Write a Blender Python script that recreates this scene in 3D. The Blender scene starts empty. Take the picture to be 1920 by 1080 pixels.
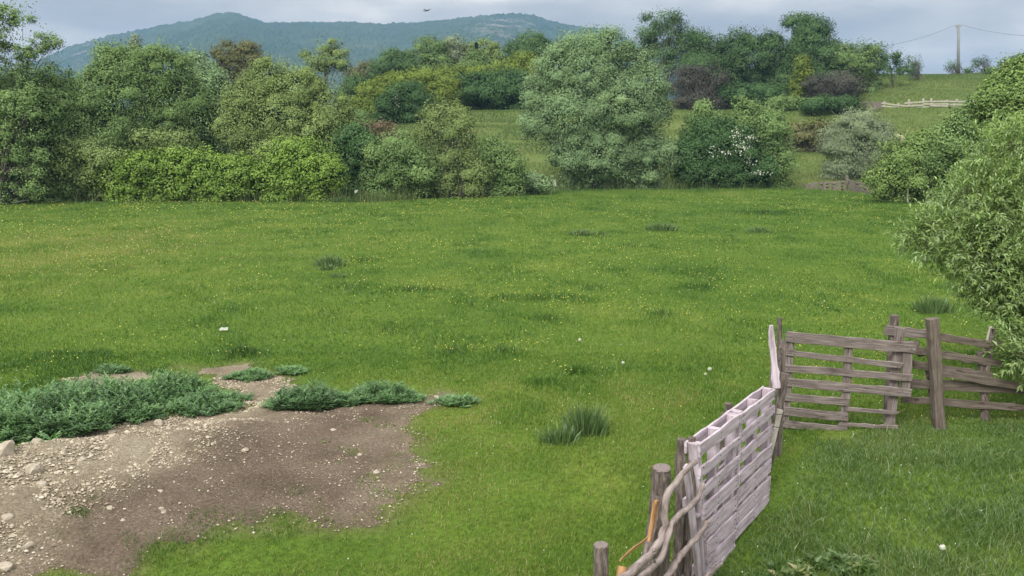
import bpy, math, random
import numpy as np
from mathutils import Vector

random.seed(7)
RNG = np.random.default_rng(11)
C = bpy.context.scene.collection
R = math.radians

# ------------------------------------------------------------------ camera
FPX, CAMZ, PITCH = 1600.0, 3.3, R(10)
CP, SP = math.cos(PITCH), math.sin(PITCH)

def ray(px, py):
    u = (px - 960) / FPX
    v = (540 - py) / FPX
    return np.array([u, CP + v * SP, -SP + v * CP])

def at(px, py, Y):
    d = ray(px, py)
    t = Y / d[1]
    return np.array([d[0] * t, Y, CAMZ + d[2] * t])

def proj(p):
    q = np.asarray(p, float) - np.array([0, 0, CAMZ])
    zc = q[1] * CP - q[2] * SP; yc = q[1] * SP + q[2] * CP
    return 960 + FPX * q[0] / zc, 540 - FPX * yc / zc

def at_z(px, py, z):
    d = ray(px, py)
    t = (z - CAMZ) / d[2]
    return np.array([d[0] * t, d[1] * t, z])

# ------------------------------------------------------------------ noise
def _hash(ix, iy, s):
    h = (ix.astype(np.int64) * 374761393 + iy.astype(np.int64) * 668265263 + s * 1442695041) & 0x7fffffff
    h = ((h ^ (h >> 13)) * 1274126177) & 0x7fffffff
    return ((h ^ (h >> 16)) & 0xffff) / 65535.0

def vnoise(x, y, s=0):
    x = np.asarray(x, float); y = np.asarray(y, float)
    ix = np.floor(x); iy = np.floor(y)
    fx = x - ix; fy = y - iy
    fx = fx * fx * (3 - 2 * fx); fy = fy * fy * (3 - 2 * fy)
    a = _hash(ix, iy, s); b = _hash(ix + 1, iy, s); c = _hash(ix, iy + 1, s); d = _hash(ix + 1, iy + 1, s)
    return a + (b - a) * fx + (c - a) * fy + (a - b - c + d) * fx * fy

def fbm(x, y, s=0, o=4):
    v = 0; a = .5; t = 0
    for k in range(o):
        v = v + a * vnoise(x * 2 ** k + 17.3 * k, y * 2 ** k - 9.1 * k, s + k); t += a; a *= .5
    return v / t

def sst(a, b, x):
    t = np.clip((np.asarray(x, float) - a) / (b - a), 0, 1)
    return t * t * (3 - 2 * t)

# ------------------------------------------------------------------ terrain
EX = np.array([-60, -26.8, -7.3, -3.3, 1.3, 4.8, 12, 18.4, 20.3, 21.2, 21.9, 24, 32, 60.])
EY = np.array([46, 44.6, 44.8, 48, 51.7, 55.3, 56.3, 56.5, 54, 49, 44, 38, 30, 26.])
def edge_y(x): return np.interp(x, EX, EY) + .35 * (vnoise(np.asarray(x) * .6, np.asarray(x) * 0, 5) - .5)

M0 = np.array([-4.69, 7.44]); MD = np.array([.742, .67]); MN = np.array([-.67, .742])
def mound(x, y):
    dx = x - M0[0]; dy = y - M0[1]
    a = dx * MD[0] + dy * MD[1]; q = dx * MN[0] + dy * MN[1]
    H = .58 * (1 - sst(-1.5, 4.6, a))
    q = q + .25 * (vnoise(x * 1.1, y * 1.1, 31) - .5)
    prof = np.where(q > 0, 1 - sst(0, 1.0, q), 1 - sst(0, 3.3, -q))
    n = .07 * (fbm(x * 1.7, y * 1.7, 41) - .5) * prof
    return H * prof + n

def ht(x, y):
    x = np.asarray(x, float); y = np.asarray(y, float)
    s = y - edge_y(x)
    z = .10 * (fbm(x * .12, y * .12, 3) - .5) * sst(6, 14, y) + .03 * (fbm(x * .9, y * .9, 8) - .5)
    z = z + mound(x, y)
    z = z - .20 * sst(8.4, 6.0, y) * sst(0, 1.0, x)
    z = z - .75 * sst(-.1, 1.6, s) * (1 - sst(3, 9, s))
    ratio = x / np.maximum(y, 1.)
    hill = np.interp(y, [56, 61, 75, 85, 100, 125, 140, 200, 330], [0, .6, 3.2, 5.2, 7, 8, 8, 4, -2])
    left = .55 + .45 * sst(-.35, -.08, ratio)
    hill = hill * left
    right = sst(.22, .44, ratio) * np.interp(y, [70, 85, 105, 128, 140, 220], [0, .75, 2.9, 4.4, 4.2, 0])
    hill = hill + right
    # grassy terraces on the slope
    ph = (y + 3.2 * fbm(x * .06, y * .03, 14) + .05 * x) / 7.5
    tr = ph - np.floor(ph)
    hill = hill + sst(58, 68, y) * (1 - sst(115, 130, y)) * 1.0 * (1 - sst(.12, .25, ratio)) * (sst(0.0, .35, tr) - tr) * sst(0, .2, s)
    z = z + np.where(s > 0, hill, 0)
    z = z + sst(60, 80, y) * .5 * (fbm(x * .1, y * .1, 21) - .5)
    return z

def hz(x, y): return float(ht(np.array([x]), np.array([y]))[0])

def ground_at(px, py):
    d = ray(px, py); t = np.linspace(3.5, 150, 6000)
    z = CAMZ + d[2] * t
    g = ht(d[0] * t, d[1] * t)
    k = np.argmax(z <= g)
    if z[k] > g[k]: k = len(t) - 1
    return np.array([d[0] * t[k], d[1] * t[k], g[k]])

def poly_world(pts): return np.array([ground_at(*p)[:2] for p in pts])

def in_poly(x, y, P):
    r = np.zeros(x.shape, bool); n = len(P); j = n - 1
    for i in range(n):
        xi, yi = P[i]; xj, yj = P[j]
        c = ((yi > y) != (yj > y)) & (x < (xj - xi) * (y - yi) / (yj - yi + 1e-12) + xi)
        r ^= c; j = i
    return r

def poly_dist(x, y, P):      # signed distance, positive inside
    d = np.full(x.shape, 1e9)
    for i in range(len(P)):
        a = P[i]; b = P[(i + 1) % len(P)]; ab = b - a
        t = np.clip(((x - a[0]) * ab[0] + (y - a[1]) * ab[1]) / (ab @ ab + 1e-12), 0, 1)
        d = np.minimum(d, np.hypot(x - a[0] - t * ab[0], y - a[1] - t * ab[1]))
    return np.where(in_poly(x, y, P), d, -d)

DIRT = [poly_world([(-200, 905), (0, 850), (130, 822), (270, 792), (450, 764), (600, 762), (700, 758), (830, 744), (845, 756),
                    (770, 775), (750, 800), (775, 845), (815, 905), (770, 955), (660, 985), (520, 965), (430, 985),
                    (340, 1030), (240, 1074), (120, 1092), (40, 1064), (-300, 1046)]),
        poly_world([(330, 688), (440, 680), (520, 700), (530, 745), (480, 765), (440, 745), (350, 700)]),
        poly_world([(140, 712), (200, 695), (290, 700), (250, 716), (170, 724)])]

def dirt_near(x, y):
    m = np.zeros(np.shape(x)); near = (y < 18) & (x < 4) & (x > -16); xs = x[near]; ys = y[near]
    if xs.size: m[near] = sst(-1.5, -.1, np.maximum(poly_dist(xs, ys, DIRT[0]), poly_dist(xs, ys, DIRT[1]) - .4))
    return m

def dirt_mask(x, y):
    m = np.zeros(np.shape(x))
    near = (y < 18) & (x < 2) & (x > -16)
    xs = x[near]; ys = y[near]
    if xs.size:
        v = np.full(xs.shape, -1e9)
        for P in DIRT: v = np.maximum(v, poly_dist(xs, ys, P))
        v = v + .75 * (fbm(xs * 1.3, ys * 1.3, 51) - .5) + .55 * (fbm(xs * 4.5, ys * 4.5, 53, 3) - .5)
        m[near] = sst(-.42, .46, v)
    return m

# ------------------------------------------------------------------ mesh helpers
def build(name, V, F, mat, parent=None, tint=None, uv=None, smooth=False, origin=None, nv=None):
    """V (n,3); F list of arrays of equal-length faces"""
    V = np.asarray(V, np.float32)
    if parent is not None: origin = np.array(parent.location)
    if origin is not None: V = V - np.asarray(origin, np.float32)
    if isinstance(F, np.ndarray): F = [F]
    F = [np.asarray(f, np.int32) for f in F if len(f)]
    me = bpy.data.meshes.new(name)
    me.vertices.add(len(V)); me.vertices.foreach_set('co', V.ravel())
    li = np.concatenate([f.ravel() for f in F])
    tot = np.concatenate([np.full(len(f), f.shape[1], np.int32) for f in F])
    st = np.concatenate([[0], np.cumsum(tot)[:-1]]).astype(np.int32)
    me.loops.add(len(li)); me.loops.foreach_set('vertex_index', li)
    me.polygons.add(len(tot)); me.polygons.foreach_set('loop_start', st)
    me.polygons.foreach_set('use_smooth', np.full(len(tot), bool(smooth)))
    me.update(calc_edges=True)
    if tint is not None:
        a = me.attributes.new('tint', 'FLOAT', 'POINT'); a.data.foreach_set('value', np.asarray(tint, np.float32))
    if nv is not None:
        a = me.attributes.new('spray', 'FLOAT_VECTOR', 'POINT'); a.data.foreach_set('vector', np.asarray(nv, np.float32).ravel())
    if uv is not None:
        l = me.uv_layers.new(name='UVMap'); l.data.foreach_set('uv', np.asarray(uv, np.float32)[li].ravel())
    if mat is not None: me.materials.append(mat)
    o = bpy.data.objects.new(name, me); C.objects.link(o)
    if parent is not None: o.parent = parent
    elif origin is not None: o.location = [float(q) for q in origin]
    return o

def tag(o, label=None, cat=None, group=None, kind=None):
    if label: o['label'] = label
    if cat: o['category'] = cat
    if group: o['group'] = group
    if kind: o['kind'] = kind
    return o

def thing(name, label, cat, loc, group=None):
    o = bpy.data.objects.new(name, None); C.objects.link(o)
    o.location = [float(q) for q in loc]; o.empty_display_size = .2
    return tag(o, label, cat, group)

class MB:
    def __init__(s): s.V = []; s.F4 = []; s.F3 = []; s.U = []; s.n = 0
    def add(s, V, q=(), t=(), uv=None):
        V = np.asarray(V, float)
        s.V.append(V); s.U.append(np.asarray(uv, float) if uv is not None else np.zeros((len(V), 2)))
        if len(q): s.F4.append(np.asarray(q, int) + s.n)
        if len(t): s.F3.append(np.asarray(t, int) + s.n)
        s.n += len(V)
    def out(s, name, mat, parent=None, origin=None, smooth=False):
        V = np.concatenate(s.V); U = np.concatenate(s.U)
        F = []
        if s.F4: F.append(np.concatenate(s.F4))
        if s.F3: F.append(np.concatenate(s.F3))
        return build(name, V, F, mat, parent, uv=U, smooth=smooth, origin=origin)

def unit(v):
    v = np.asarray(v, float); return v / (np.linalg.norm(v) + 1e-12)

def tube(mb, P, rad, sides=6, rough=0., seed=0, cap=True, v0=0.):
    P = np.asarray(P, float); n = len(P)
    rad = np.broadcast_to(np.asarray(rad, float), (n,)) if np.ndim(rad) == 0 or len(np.atleast_1d(rad)) == n else np.interp(np.linspace(0, 1, n), np.linspace(0, 1, len(rad)), rad)
    rg = np.random.default_rng(seed)
    T = np.gradient(P, axis=0); T /= (np.linalg.norm(T, axis=1, keepdims=True) + 1e-12)
    ref = np.array([0, 0, 1.]) if abs(T[0][2]) < .9 else np.array([1., 0, 0])
    L = np.concatenate([[0], np.cumsum(np.linalg.norm(np.diff(P, axis=0), axis=1))])
    V = []; U = []
    ang = np.arange(sides) / sides * 2 * np.pi
    lump = rg.normal(0, 1, sides)
    for i in range(n):
        a = unit(np.cross(T[i], ref)); b = np.cross(T[i], a)
        r = rad[i] * (1 + rough * (lump * .6 + rg.normal(0, .6, sides)))
        V.append(P[i] + r[:, None] * (np.cos(ang)[:, None] * a + np.sin(ang)[:, None] * b))
        U += [(L[i] + v0, k / sides * 2 * np.pi * max(rad)) for k in range(sides)]
    V = np.concatenate(V); q = []
    for i in range(n - 1):
        for k in range(sides):
            q.append((i * sides + k, i * sides + (k + 1) % sides, (i + 1) * sides + (k + 1) % sides, (i + 1) * sides + k))
    t = []
    if cap:
        c0 = len(V); V = np.vstack([V, P[0], P[-1]]); U += [(v0, 0), (v0 + L[-1], 0)]
        for k in range(sides):
            t.append((c0, (k + 1) % sides, k)); e = (n - 1) * sides
            t.append((c0 + 1, e + k, e + (k + 1) % sides))
    mb.add(V, q, t, U)

def spline(P, n=12):
    P = np.asarray(P, float); k = len(P); out = []
    for u in np.linspace(0, k - 1, n):
        i = min(int(u), k - 2); t = u - i
        p0 = P[max(i - 1, 0)]; p1 = P[i]; p2 = P[i + 1]; p3 = P[min(i + 2, k - 1)]
        out.append(.5 * ((2 * p1) + (-p0 + p2) * t + (2 * p0 - 5 * p1 + 4 * p2 - p3) * t * t + (-p0 + 3 * p1 - 3 * p2 + p3) * t ** 3))
    return np.array(out)

def plank(mb, a, b, wdir, w, t, nseg=7, jit=.004, seed=0, w1=None, bow=0.):
    """board from a to b (centre line), width along wdir, thickness across; rings of 8 with eased corners"""
    rg = np.random.default_rng(seed + 1000)
    a = np.asarray(a, float); b = np.asarray(b, float)
    ax = unit(b - a); wd = unit(np.asarray(wdir, float) - ax * np.dot(wdir, ax)); nn = np.cross(ax, wd)
    L = np.linalg.norm(b - a); V = []; U = []
    w1 = w if w1 is None else w1
    c = min(.18 * t, .004)
    eA = rg.normal(0, 1, nseg + 1); eB = rg.normal(0, 1, nseg + 1)
    off = rg.uniform(0, 50)
    for i in range(nseg + 1):
        u = i / nseg; ww = (w + (w1 - w) * u) / 2
        p = a + (b - a) * u + nn * (bow * math.sin(math.pi * u) + rg.normal(0, jit * .4))
        hA = ww + eA[i] * jit; hB = ww + eB[i] * jit; ht_ = t / 2
        sk = ax * (rg.normal(0, .006) if i in (0, nseg) else 0)
        for (sx, sy) in ((hA - c, ht_), (hA, ht_ - c), (hA, -ht_ + c), (hA - c, -ht_), (-hB + c, -ht_), (-hB, -ht_ + c), (-hB, ht_ - c), (-hB + c, ht_)):
            V.append(p + wd * sx + nn * sy + sk * np.sign(sx)); U.append((off + u * L, off * .37 + sx + sy * .5))
    q = []
    for i in range(nseg):
        for k in range(8):
            q.append((i * 8 + k, (i + 1) * 8 + k, (i + 1) * 8 + (k + 1) % 8, i * 8 + (k + 1) % 8))
    t3 = []
    e = nseg * 8
    for k in range(1, 7):
        t3.append((0, k, k + 1)); t3.append((e, e + k + 1, e + k))
    mb.add(V, q, t3, U)

def plank_path(mb, P, wdir, w, t, seed=0, jit=.003):
    rg = np.random.default_rng(seed + 5000); P = np.asarray(P, float); n = len(P)
    w = np.interp(np.linspace(0, 1, n), np.linspace(0, 1, len(np.atleast_1d(w))), np.atleast_1d(w))
    T = np.gradient(P, axis=0); L = np.concatenate([[0], np.cumsum(np.linalg.norm(np.diff(P, axis=0), axis=1))]); V = []; U = []; off = rg.uniform(0, 50); c = .003
    for i in range(n):
        ax = unit(T[i]); wd = unit(np.asarray(wdir, float) - ax * np.dot(wdir, ax)); nn = np.cross(ax, wd); hA = w[i] / 2 + rg.normal(0, jit); hB = w[i] / 2 + rg.normal(0, jit); h = t / 2
        for (sx, sy) in ((hA - c, h), (hA, h - c), (hA, -h + c), (hA - c, -h), (-hB + c, -h), (-hB, -h + c), (-hB, h - c), (-hB + c, h)):
            V.append(P[i] + wd * sx + nn * sy); U.append((off + L[i], off * .37 + sx + sy * .5))
    q = [(i * 8 + k, (i + 1) * 8 + k, (i + 1) * 8 + (k + 1) % 8, i * 8 + (k + 1) % 8) for i in range(n - 1) for k in range(8)]
    e = (n - 1) * 8; t3 = [x for k in range(1, 7) for x in ((0, k, k + 1), (e, e + k + 1, e + k))]
    mb.add(V, q, t3, U)

# ------------------------------------------------------------------ materials
def new_mat(name):
    m = bpy.data.materials.new(name); m.use_nodes = True
    n = m.node_tree.nodes; l = m.node_tree.links; n.clear()
    o = n.new('ShaderNodeOutputMaterial')
    return m, n, l, o

def ramp(n, stops, interp='LINEAR'):
    r = n.new('ShaderNodeValToRGB'); e = r.color_ramp.elements; r.color_ramp.interpolation = interp
    while len(e) > 1: e.remove(e[-1])
    for i, (p, c) in enumerate(stops):
        k = e[0] if i == 0 else e.new(p)
        k.position = p; k.color = (*c, 1)
    return r

def mixc(n, l, fac, a, b, mode='MIX'):
    m = n.new('ShaderNodeMix'); m.data_type = 'RGBA'; m.blend_type = mode
    for sock, v in ((m.inputs[0], fac), (m.inputs[6], a), (m.inputs[7], b)):
        if hasattr(v, 'is_output') or isinstance(v, bpy.types.NodeSocket): l.new(v, sock)
        elif isinstance(v, (int, float)): sock.default_value = v
        else: sock.default_value = (*v, 1)
    return m.outputs[2]

def noise_node(n, l, scale, detail=4, rough=.55, vec=None):
    t = n.new('ShaderNodeTexNoise'); t.inputs['Scale'].default_value = scale
    t.inputs['Detail'].default_value = detail; t.inputs['Roughness'].default_value = rough
    if vec is not None: l.new(vec, t.inputs['Vector'])
    return t.outputs['Fac']

def leaf_mat(name, stops, trans=.24, gloss=.02, soft=False):
    m, n, l, o = new_mat(name)
    at_ = n.new('ShaderNodeAttribute'); at_.attribute_name = 'tint'
    r = ramp(n, stops); l.new(at_.outputs['Fac'], r.inputs[0])
    d = n.new('ShaderNodeBsdfDiffuse'); t = n.new('ShaderNodeBsdfTranslucent'); g = n.new('ShaderNodeBsdfGlossy')
    g.inputs['Roughness'].default_value = .45; g.inputs['Color'].default_value = (.8, .85, .85, 1)
    l.new(r.outputs[0], d.inputs[0])
    if soft:
        av = n.new('ShaderNodeAttribute'); av.attribute_name = 'spray'
        for q in (d, t): l.new(av.outputs['Vector'], q.inputs['Normal'])
    tc = mixc(n, l, 1.0, r.outputs[0], (.95, 1.08, .65), 'MULTIPLY'); l.new(tc, t.inputs[0])
    a = n.new('ShaderNodeMixShader'); a.inputs[0].default_value = trans; l.new(d.outputs[0], a.inputs[1]); l.new(t.outputs[0], a.inputs[2])
    b = n.new('ShaderNodeMixShader'); b.inputs[0].default_value = gloss; l.new(a.outputs[0], b.inputs[1]); l.new(g.outputs[0], b.inputs[2])
    l.new(b.outputs[0], o.inputs[0])
    return m

def three(c, s=.45):
    c = np.array(c)
    return [(0, tuple(c * (1 - s))), (.5, tuple(c)), (1, tuple(np.minimum(c * (1 + s) * np.array([1.08, 1.0, .95]), 1)))]

LM = dict(
    silver=leaf_mat('silver_willow_leaf', three((.240, .365, .175), .35), soft=True),
    olive=leaf_mat('olive_willow_leaf', three((.230, .320, .105), .35), soft=True),
    green=leaf_mat('mid_green_leaf', three((.180, .285, .095), .38), soft=True),
    bright=leaf_mat('bright_green_leaf', three((.195, .315, .055), .38), soft=True),
    yellow=leaf_mat('yellow_green_leaf', three((.200, .275, .048), .38), soft=True),
    dark=leaf_mat('dark_green_leaf', three((.082, .165, .055), .38), soft=True),
    hill=leaf_mat('hilltop_tree_leaf', three((.100, .185, .066), .38), soft=True),
    brown=leaf_mat('brown_olive_leaf', three((.190, .200, .080)), soft=True),
    purple=leaf_mat('bare_purple_twig', three((.115, .118, .098), .35), .2, .0, soft=True),
    twig=leaf_mat('bare_grey_twig', three((.115, .108, .098), .35), .05, .02),
    fresh=leaf_mat('fresh_green_leaf', three((.215, .325, .095), .38), soft=True),
    rust=leaf_mat('rusty_scrub_stem', three((.17, .125, .075), .35), .1, .02),
    pale=leaf_mat('pale_blue_green_leaf', three((.260, .325, .190), .35), soft=True),
    near=leaf_mat('near_willow_leaf', three((.205, .310, .085), .45), .3, .09),
    thistle=leaf_mat('thistle_leaf', three((.110, .215, .080), .6), .2, .06),
    rush=leaf_mat('rush_stem', three((.105, .175, .060), .45), .15, .05),
    reed=leaf_mat('reed_leaf', [(0, (.07, .11, .03)), (.6, (.12, .17, .05)), (1, (.26, .24, .12))], .2, .04),
    grass=leaf_mat('meadow_grass_blade', [(0, (.038, .092, .016)), (.35, (.074, .160, .022)), (.7, (.134, .218, .034)), (.93, (.22, .24, .06)), (1, (.33, .29, .12))], .34, .03),
    pen=leaf_mat('pen_grass_blade', [(0, (.045, .095, .018)), (.5, (.090, .165, .034)), (.85, (.15, .21, .060)), (1, (.29, .27, .13))], .3, .05),
    hillgrass=leaf_mat('hill_grass_blade', [(0, (.058, .105, .030)), (.5, (.118, .172, .046)), (1, (.20, .215, .080))], .3, .02),
    flower=leaf_mat('buttercup_petal', [(0, (.50, .42, .05)), (1, (.66, .60, .14))], .2, .05),
    white=leaf_mat('white_petal', [(0, (.45, .48, .40)), (1, (.68, .69, .62))], .25, .03),
)

def wood_mat(name, c0, c1, c2, scale=1., bump=.25, knots=.75, grain=(3, 58)):
    m, n, l, o = new_mat(name)
    uv = n.new('ShaderNodeUVMap')
    mp = n.new('ShaderNodeMapping'); mp.inputs['Scale'].default_value = (grain[0] * scale, grain[1] * scale, 1); l.new(uv.outputs[0], mp.inputs[0])
    g = noise_node(n, l, 1.0, 6, .65, mp.outputs[0])
    r = ramp(n, [(.25, c0), (.5, c1), (.75, c2)]); l.new(g, r.inputs[0])
    mp2 = n.new('ShaderNodeMapping'); mp2.inputs['Scale'].default_value = (5, 14, 1); l.new(uv.outputs[0], mp2.inputs[0])
    g2 = noise_node(n, l, 1.0, 4, .6, mp2.outputs[0])
    r2 = ramp(n, [(.28, (.42, .39, .37)), (.42, (.8, .78, .77)), (.6, (1, 1, 1)), (.8, (1.1, 1.1, 1.1))]); l.new(g2, r2.inputs[0])
    mp3 = n.new('ShaderNodeMapping'); mp3.inputs['Scale'].default_value = (3.2, 13, 1); l.new(uv.outputs[0], mp3.inputs[0])
    vo = n.new('ShaderNodeTexVoronoi'); vo.inputs['Scale'].default_value = 1; l.new(mp3.outputs[0], vo.inputs['Vector'])
    rk = ramp(n, [(0, (.22, .19, .17)), (.10, (.40, .36, .33)), (.17, (1, 1, 1))]); l.new(vo.outputs['Distance'], rk.inputs[0])
    col = mixc(n, l, .8, r.outputs[0], r2.outputs[0], 'MULTIPLY'); col = mixc(n, l, knots, col, rk.outputs[0], 'MULTIPLY')
    p = n.new('ShaderNodeBsdfPrincipled'); l.new(col, p.inputs['Base Color']); p.inputs['Roughness'].default_value = .85
    p.inputs['Specular IOR Level'].default_value = .25
    b = n.new('ShaderNodeBump'); b.inputs['Strength'].default_value = bump; b.inputs['Distance'].default_value = .01
    l.new(g, b.inputs['Height']); l.new(b.outputs[0], p.inputs['Normal']); l.new(p.outputs[0], o.inputs[0])
    return m

WOOD = wood_mat('weathered_grey_wood', (.055, .045, .043), (.190, .160, .152), (.36, .32, .305))
WOODB = wood_mat('weathered_brown_wood', (.050, .041, .035), (.140, .115, .097), (.245, .215, .185))
WASH = wood_mat('whitewashed_wood', (.20, .16, .17), (.48, .415, .48), (.66, .59, .675), .55, .3, .35)
BARK = wood_mat('grey_bark', (.030, .024, .021), (.135, .110, .100), (.31, .27, .25), 1., 1.0, .9, (9, 38))
BRANCH = wood_mat('pale_branch_bark', (.085, .068, .06), (.28, .235, .225), (.46, .40, .39), .45, .5, .9, (14, 40))
SPLIT = wood_mat('fresh_split_wood', (.20, .105, .045), (.40, .225, .105), (.52, .34, .19), .8, .25)
TRUNK = wood_mat('tree_bark', (.045, .038, .032), (.10, .085, .072), (.19, .165, .145), .3, .4)
PALEW = wood_mat('bleached_fence_wood', (.30, .28, .24), (.45, .42, .37), (.58, .55, .50), .5, .2)

def ground_mat():
    m, n, l, o = new_mat('meadow_ground')
    g = n.new('ShaderNodeNewGeometry'); pos = g.outputs['Position']
    a = noise_node(n, l, .35, 5, .6, pos); b = noise_node(n, l, 14, 5, .7, pos)
    r = ramp(n, [(.3, (.060, .115, .016)), (.5, (.095, .160, .022)), (.7, (.14, .19, .032))]); l.new(a, r.inputs[0])
    r2 = ramp(n, [(.3, (.45, .42, .4)), (.55, (1, 1, 1)), (.8, (1.25, 1.2, 1.0))]); l.new(b, r2.inputs[0])
    gr = mixc(n, l, .8, r.outputs[0], r2.outputs[0], 'MULTIPLY')
    so = noise_node(n, l, 9, 6, .7, pos)
    rs = ramp(n, [(.3, (.085, .060, .042)), (.55, (.145, .105, .075)), (.75, (.21, .165, .12))]); l.new(so, rs.inputs[0])
    at_ = n.new('ShaderNodeAttribute'); at_.attribute_name = 'dirt'
    h_ = n.new('ShaderNodeAttribute'); h_.attribute_name = 'hill'
    rh = ramp(n, [(.3, (.080, .120, .032)), (.5, (.108, .155, .042)), (.72, (.145, .165, .055))]); l.new(a, rh.inputs[0])
    hh = mixc(n, l, .6, rh.outputs[0], r2.outputs[0], 'MULTIPLY')
    c = mixc(n, l, h_.outputs['Fac'], gr, hh)
    c = mixc(n, l, at_.outputs['Fac'], c, rs.outputs[0])
    p = n.new('ShaderNodeBsdfPrincipled'); l.new(c, p.inputs['Base Color']); p.inputs['Roughness'].default_value = .95
    p.inputs['Specular IOR Level'].default_value = .1
    bp = n.new('ShaderNodeBump'); bp.inputs['Strength'].default_value = .7; bp.inputs['Distance'].default_value = .05
    l.new(b, bp.inputs['Height']); l.new(bp.outputs[0], p.inputs['Normal']); l.new(p.outputs[0], o.inputs[0])
    return m

def soil_mat():
    m, n, l, o = new_mat('gravelly_soil')
    g = n.new('ShaderNodeNewGeometry'); pos = g.outputs['Position']
    big = noise_node(n, l, 1.1, 5, .6, pos); fine = noise_node(n, l, 38, 6, .75, pos)
    at_ = n.new('ShaderNodeAttribute'); at_.attribute_name = 'tint'      # how stony
    r = ramp(n, [(.3, (.118, .088, .064)), (.5, (.182, .140, .105)), (.7, (.245, .195, .150))]); l.new(big, r.inputs[0])
    rg_ = ramp(n, [(.3, (.22, .18, .125)), (.5, (.33, .28, .205)), (.7, (.42, .37, .28))]); l.new(big, rg_.inputs[0])
    c = mixc(n, l, at_.outputs['Fac'], r.outputs[0], rg_.outputs[0])
    r2 = ramp(n, [(.3, (.36, .34, .33)), (.44, (.8, .78, .77)), (.54, (1.05, 1.05, 1.05)), (.64, (1.35, 1.32, 1.28)), (.74, (2.1, 2.0, 1.9))]); l.new(fine, r2.inputs[0])
    c = mixc(n, l, .9, c, r2.outputs[0], 'MULTIPLY')
    vo = n.new('ShaderNodeTexVoronoi'); vo.inputs['Scale'].default_value = 42; l.new(pos, vo.inputs['Vector'])
    rv = ramp(n, [(0, (1, 1, 1)), (.16, (1, 1, 1)), (.24, (0, 0, 0))]); l.new(vo.outputs['Distance'], rv.inputs[0])
    sel = ramp(n, [(.62, (0, 0, 0)), (.66, (1, 1, 1))]); l.new(vo.outputs['Color'], sel.inputs[0])
    k = mixc(n, l, 1., rv.outputs[0], sel.outputs[0], 'MULTIPLY')
    c = mixc(n, l, k, c, (.40, .35, .28))
    p = n.new('ShaderNodeBsdfPrincipled'); l.new(c, p.inputs['Base Color']); p.inputs['Roughness'].default_value = .95
    p.inputs['Specular IOR Level'].default_value = .15
    bp = n.new('ShaderNodeBump'); bp.inputs['Strength'].default_value = 1.; bp.inputs['Distance'].default_value = .05
    l.new(fine, bp.inputs['Height']); l.new(bp.outputs[0], p.inputs['Normal']); l.new(p.outputs[0], o.inputs[0])
    return m

def simple_mat(name, c0, c1, scale=12, rough=.8, bump=.3):
    m, n, l, o = new_mat(name)
    tc = n.new('ShaderNodeTexCoord'); f = noise_node(n, l, scale, 5, .65, tc.outputs['Object'])
    r = ramp(n, [(.3, c0), (.7, c1)]); l.new(f, r.inputs[0])
    p = n.new('ShaderNodeBsdfPrincipled'); l.new(r.outputs[0], p.inputs['Base Color']); p.inputs['Roughness'].default_value = rough
    p.inputs['Specular IOR Level'].default_value = .3
    bp = n.new('ShaderNodeBump'); bp.inputs['Strength'].default_value = bump; bp.inputs['Distance'].default_value = .01
    l.new(f, bp.inputs['Height']); l.new(bp.outputs[0], p.inputs['Normal']); l.new(p.outputs[0], o.inputs[0])
    return m

STONE = simple_mat('pale_limestone', (.24, .205, .16), (.44, .39, .32), 18)
METAL = simple_mat('grey_concrete_pole', (.17, .18, .19), (.25, .26, .27), 6, .7)
WIRE = simple_mat('dark_cable', (.05, .05, .06), (.09, .09, .10), 5, .6)
PLASTIC = simple_mat('white_plastic', (.26, .29, .24), (.42, .45, .40), 9, .6)
FEATHER = simple_mat('dark_feather', (.07, .07, .08), (.13, .13, .14), 9, .8)

def forest_mat():
    m, n, l, o = new_mat('mountain_forest')
    g = n.new('ShaderNodeNewGeometry'); pos = g.outputs['Position']
    a = noise_node(n, l, .006, 6, .6, pos); b = noise_node(n, l, .07, 5, .7, pos)
    r = ramp(n, [(.3, (.030, .060, .030)), (.55, (.050, .085, .040)), (.75, (.085, .11, .055))]); l.new(a, r.inputs[0])
    r2 = ramp(n, [(.3, (.6, .62, .62)), (.55, (1, 1, 1)), (.75, (1.3, 1.25, 1.2))]); l.new(b, r2.inputs[0])
    c = mixc(n, l, .9, r.outputs[0], r2.outputs[0], 'MULTIPLY')
    at_ = n.new('ShaderNodeAttribute'); at_.attribute_name = 'tint'
    sc_ = noise_node(n, l, .02, 6, .7, pos); ra = ramp(n, [(.50, (0, 0, 0)), (.60, (1, 1, 1))]); l.new(sc_, ra.inputs[0])
    k = mixc(n, l, 1., at_.outputs['Color'], ra.outputs[0], 'MULTIPLY')
    c = mixc(n, l, k, c, (.27, .24, .23))
    p = n.new('ShaderNodeBsdfPrincipled'); l.new(c, p.inputs['Base Color']); p.inputs['Roughness'].default_value = 1
    p.inputs['Specular IOR Level'].default_value = 0
    l.new(p.outputs[0], o.inputs[0])
    return m

# ------------------------------------------------------------------ ground sheet
def axis(dense0, dense1, step, end0, end1, grow, cap):
    a = list(np.arange(dense0, dense1 + 1e-6, step)); s = step; v = a[-1]
    while v < end1: s = min(s * grow, max(cap, v * .06)); v += s; a.append(v)
    s = step; v = a[0]; lo = []
    while v > end0: s = min(s * grow, max(cap, -v * .06)); v -= s; lo.append(v)
    return np.array(lo[::-1] + a)

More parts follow.
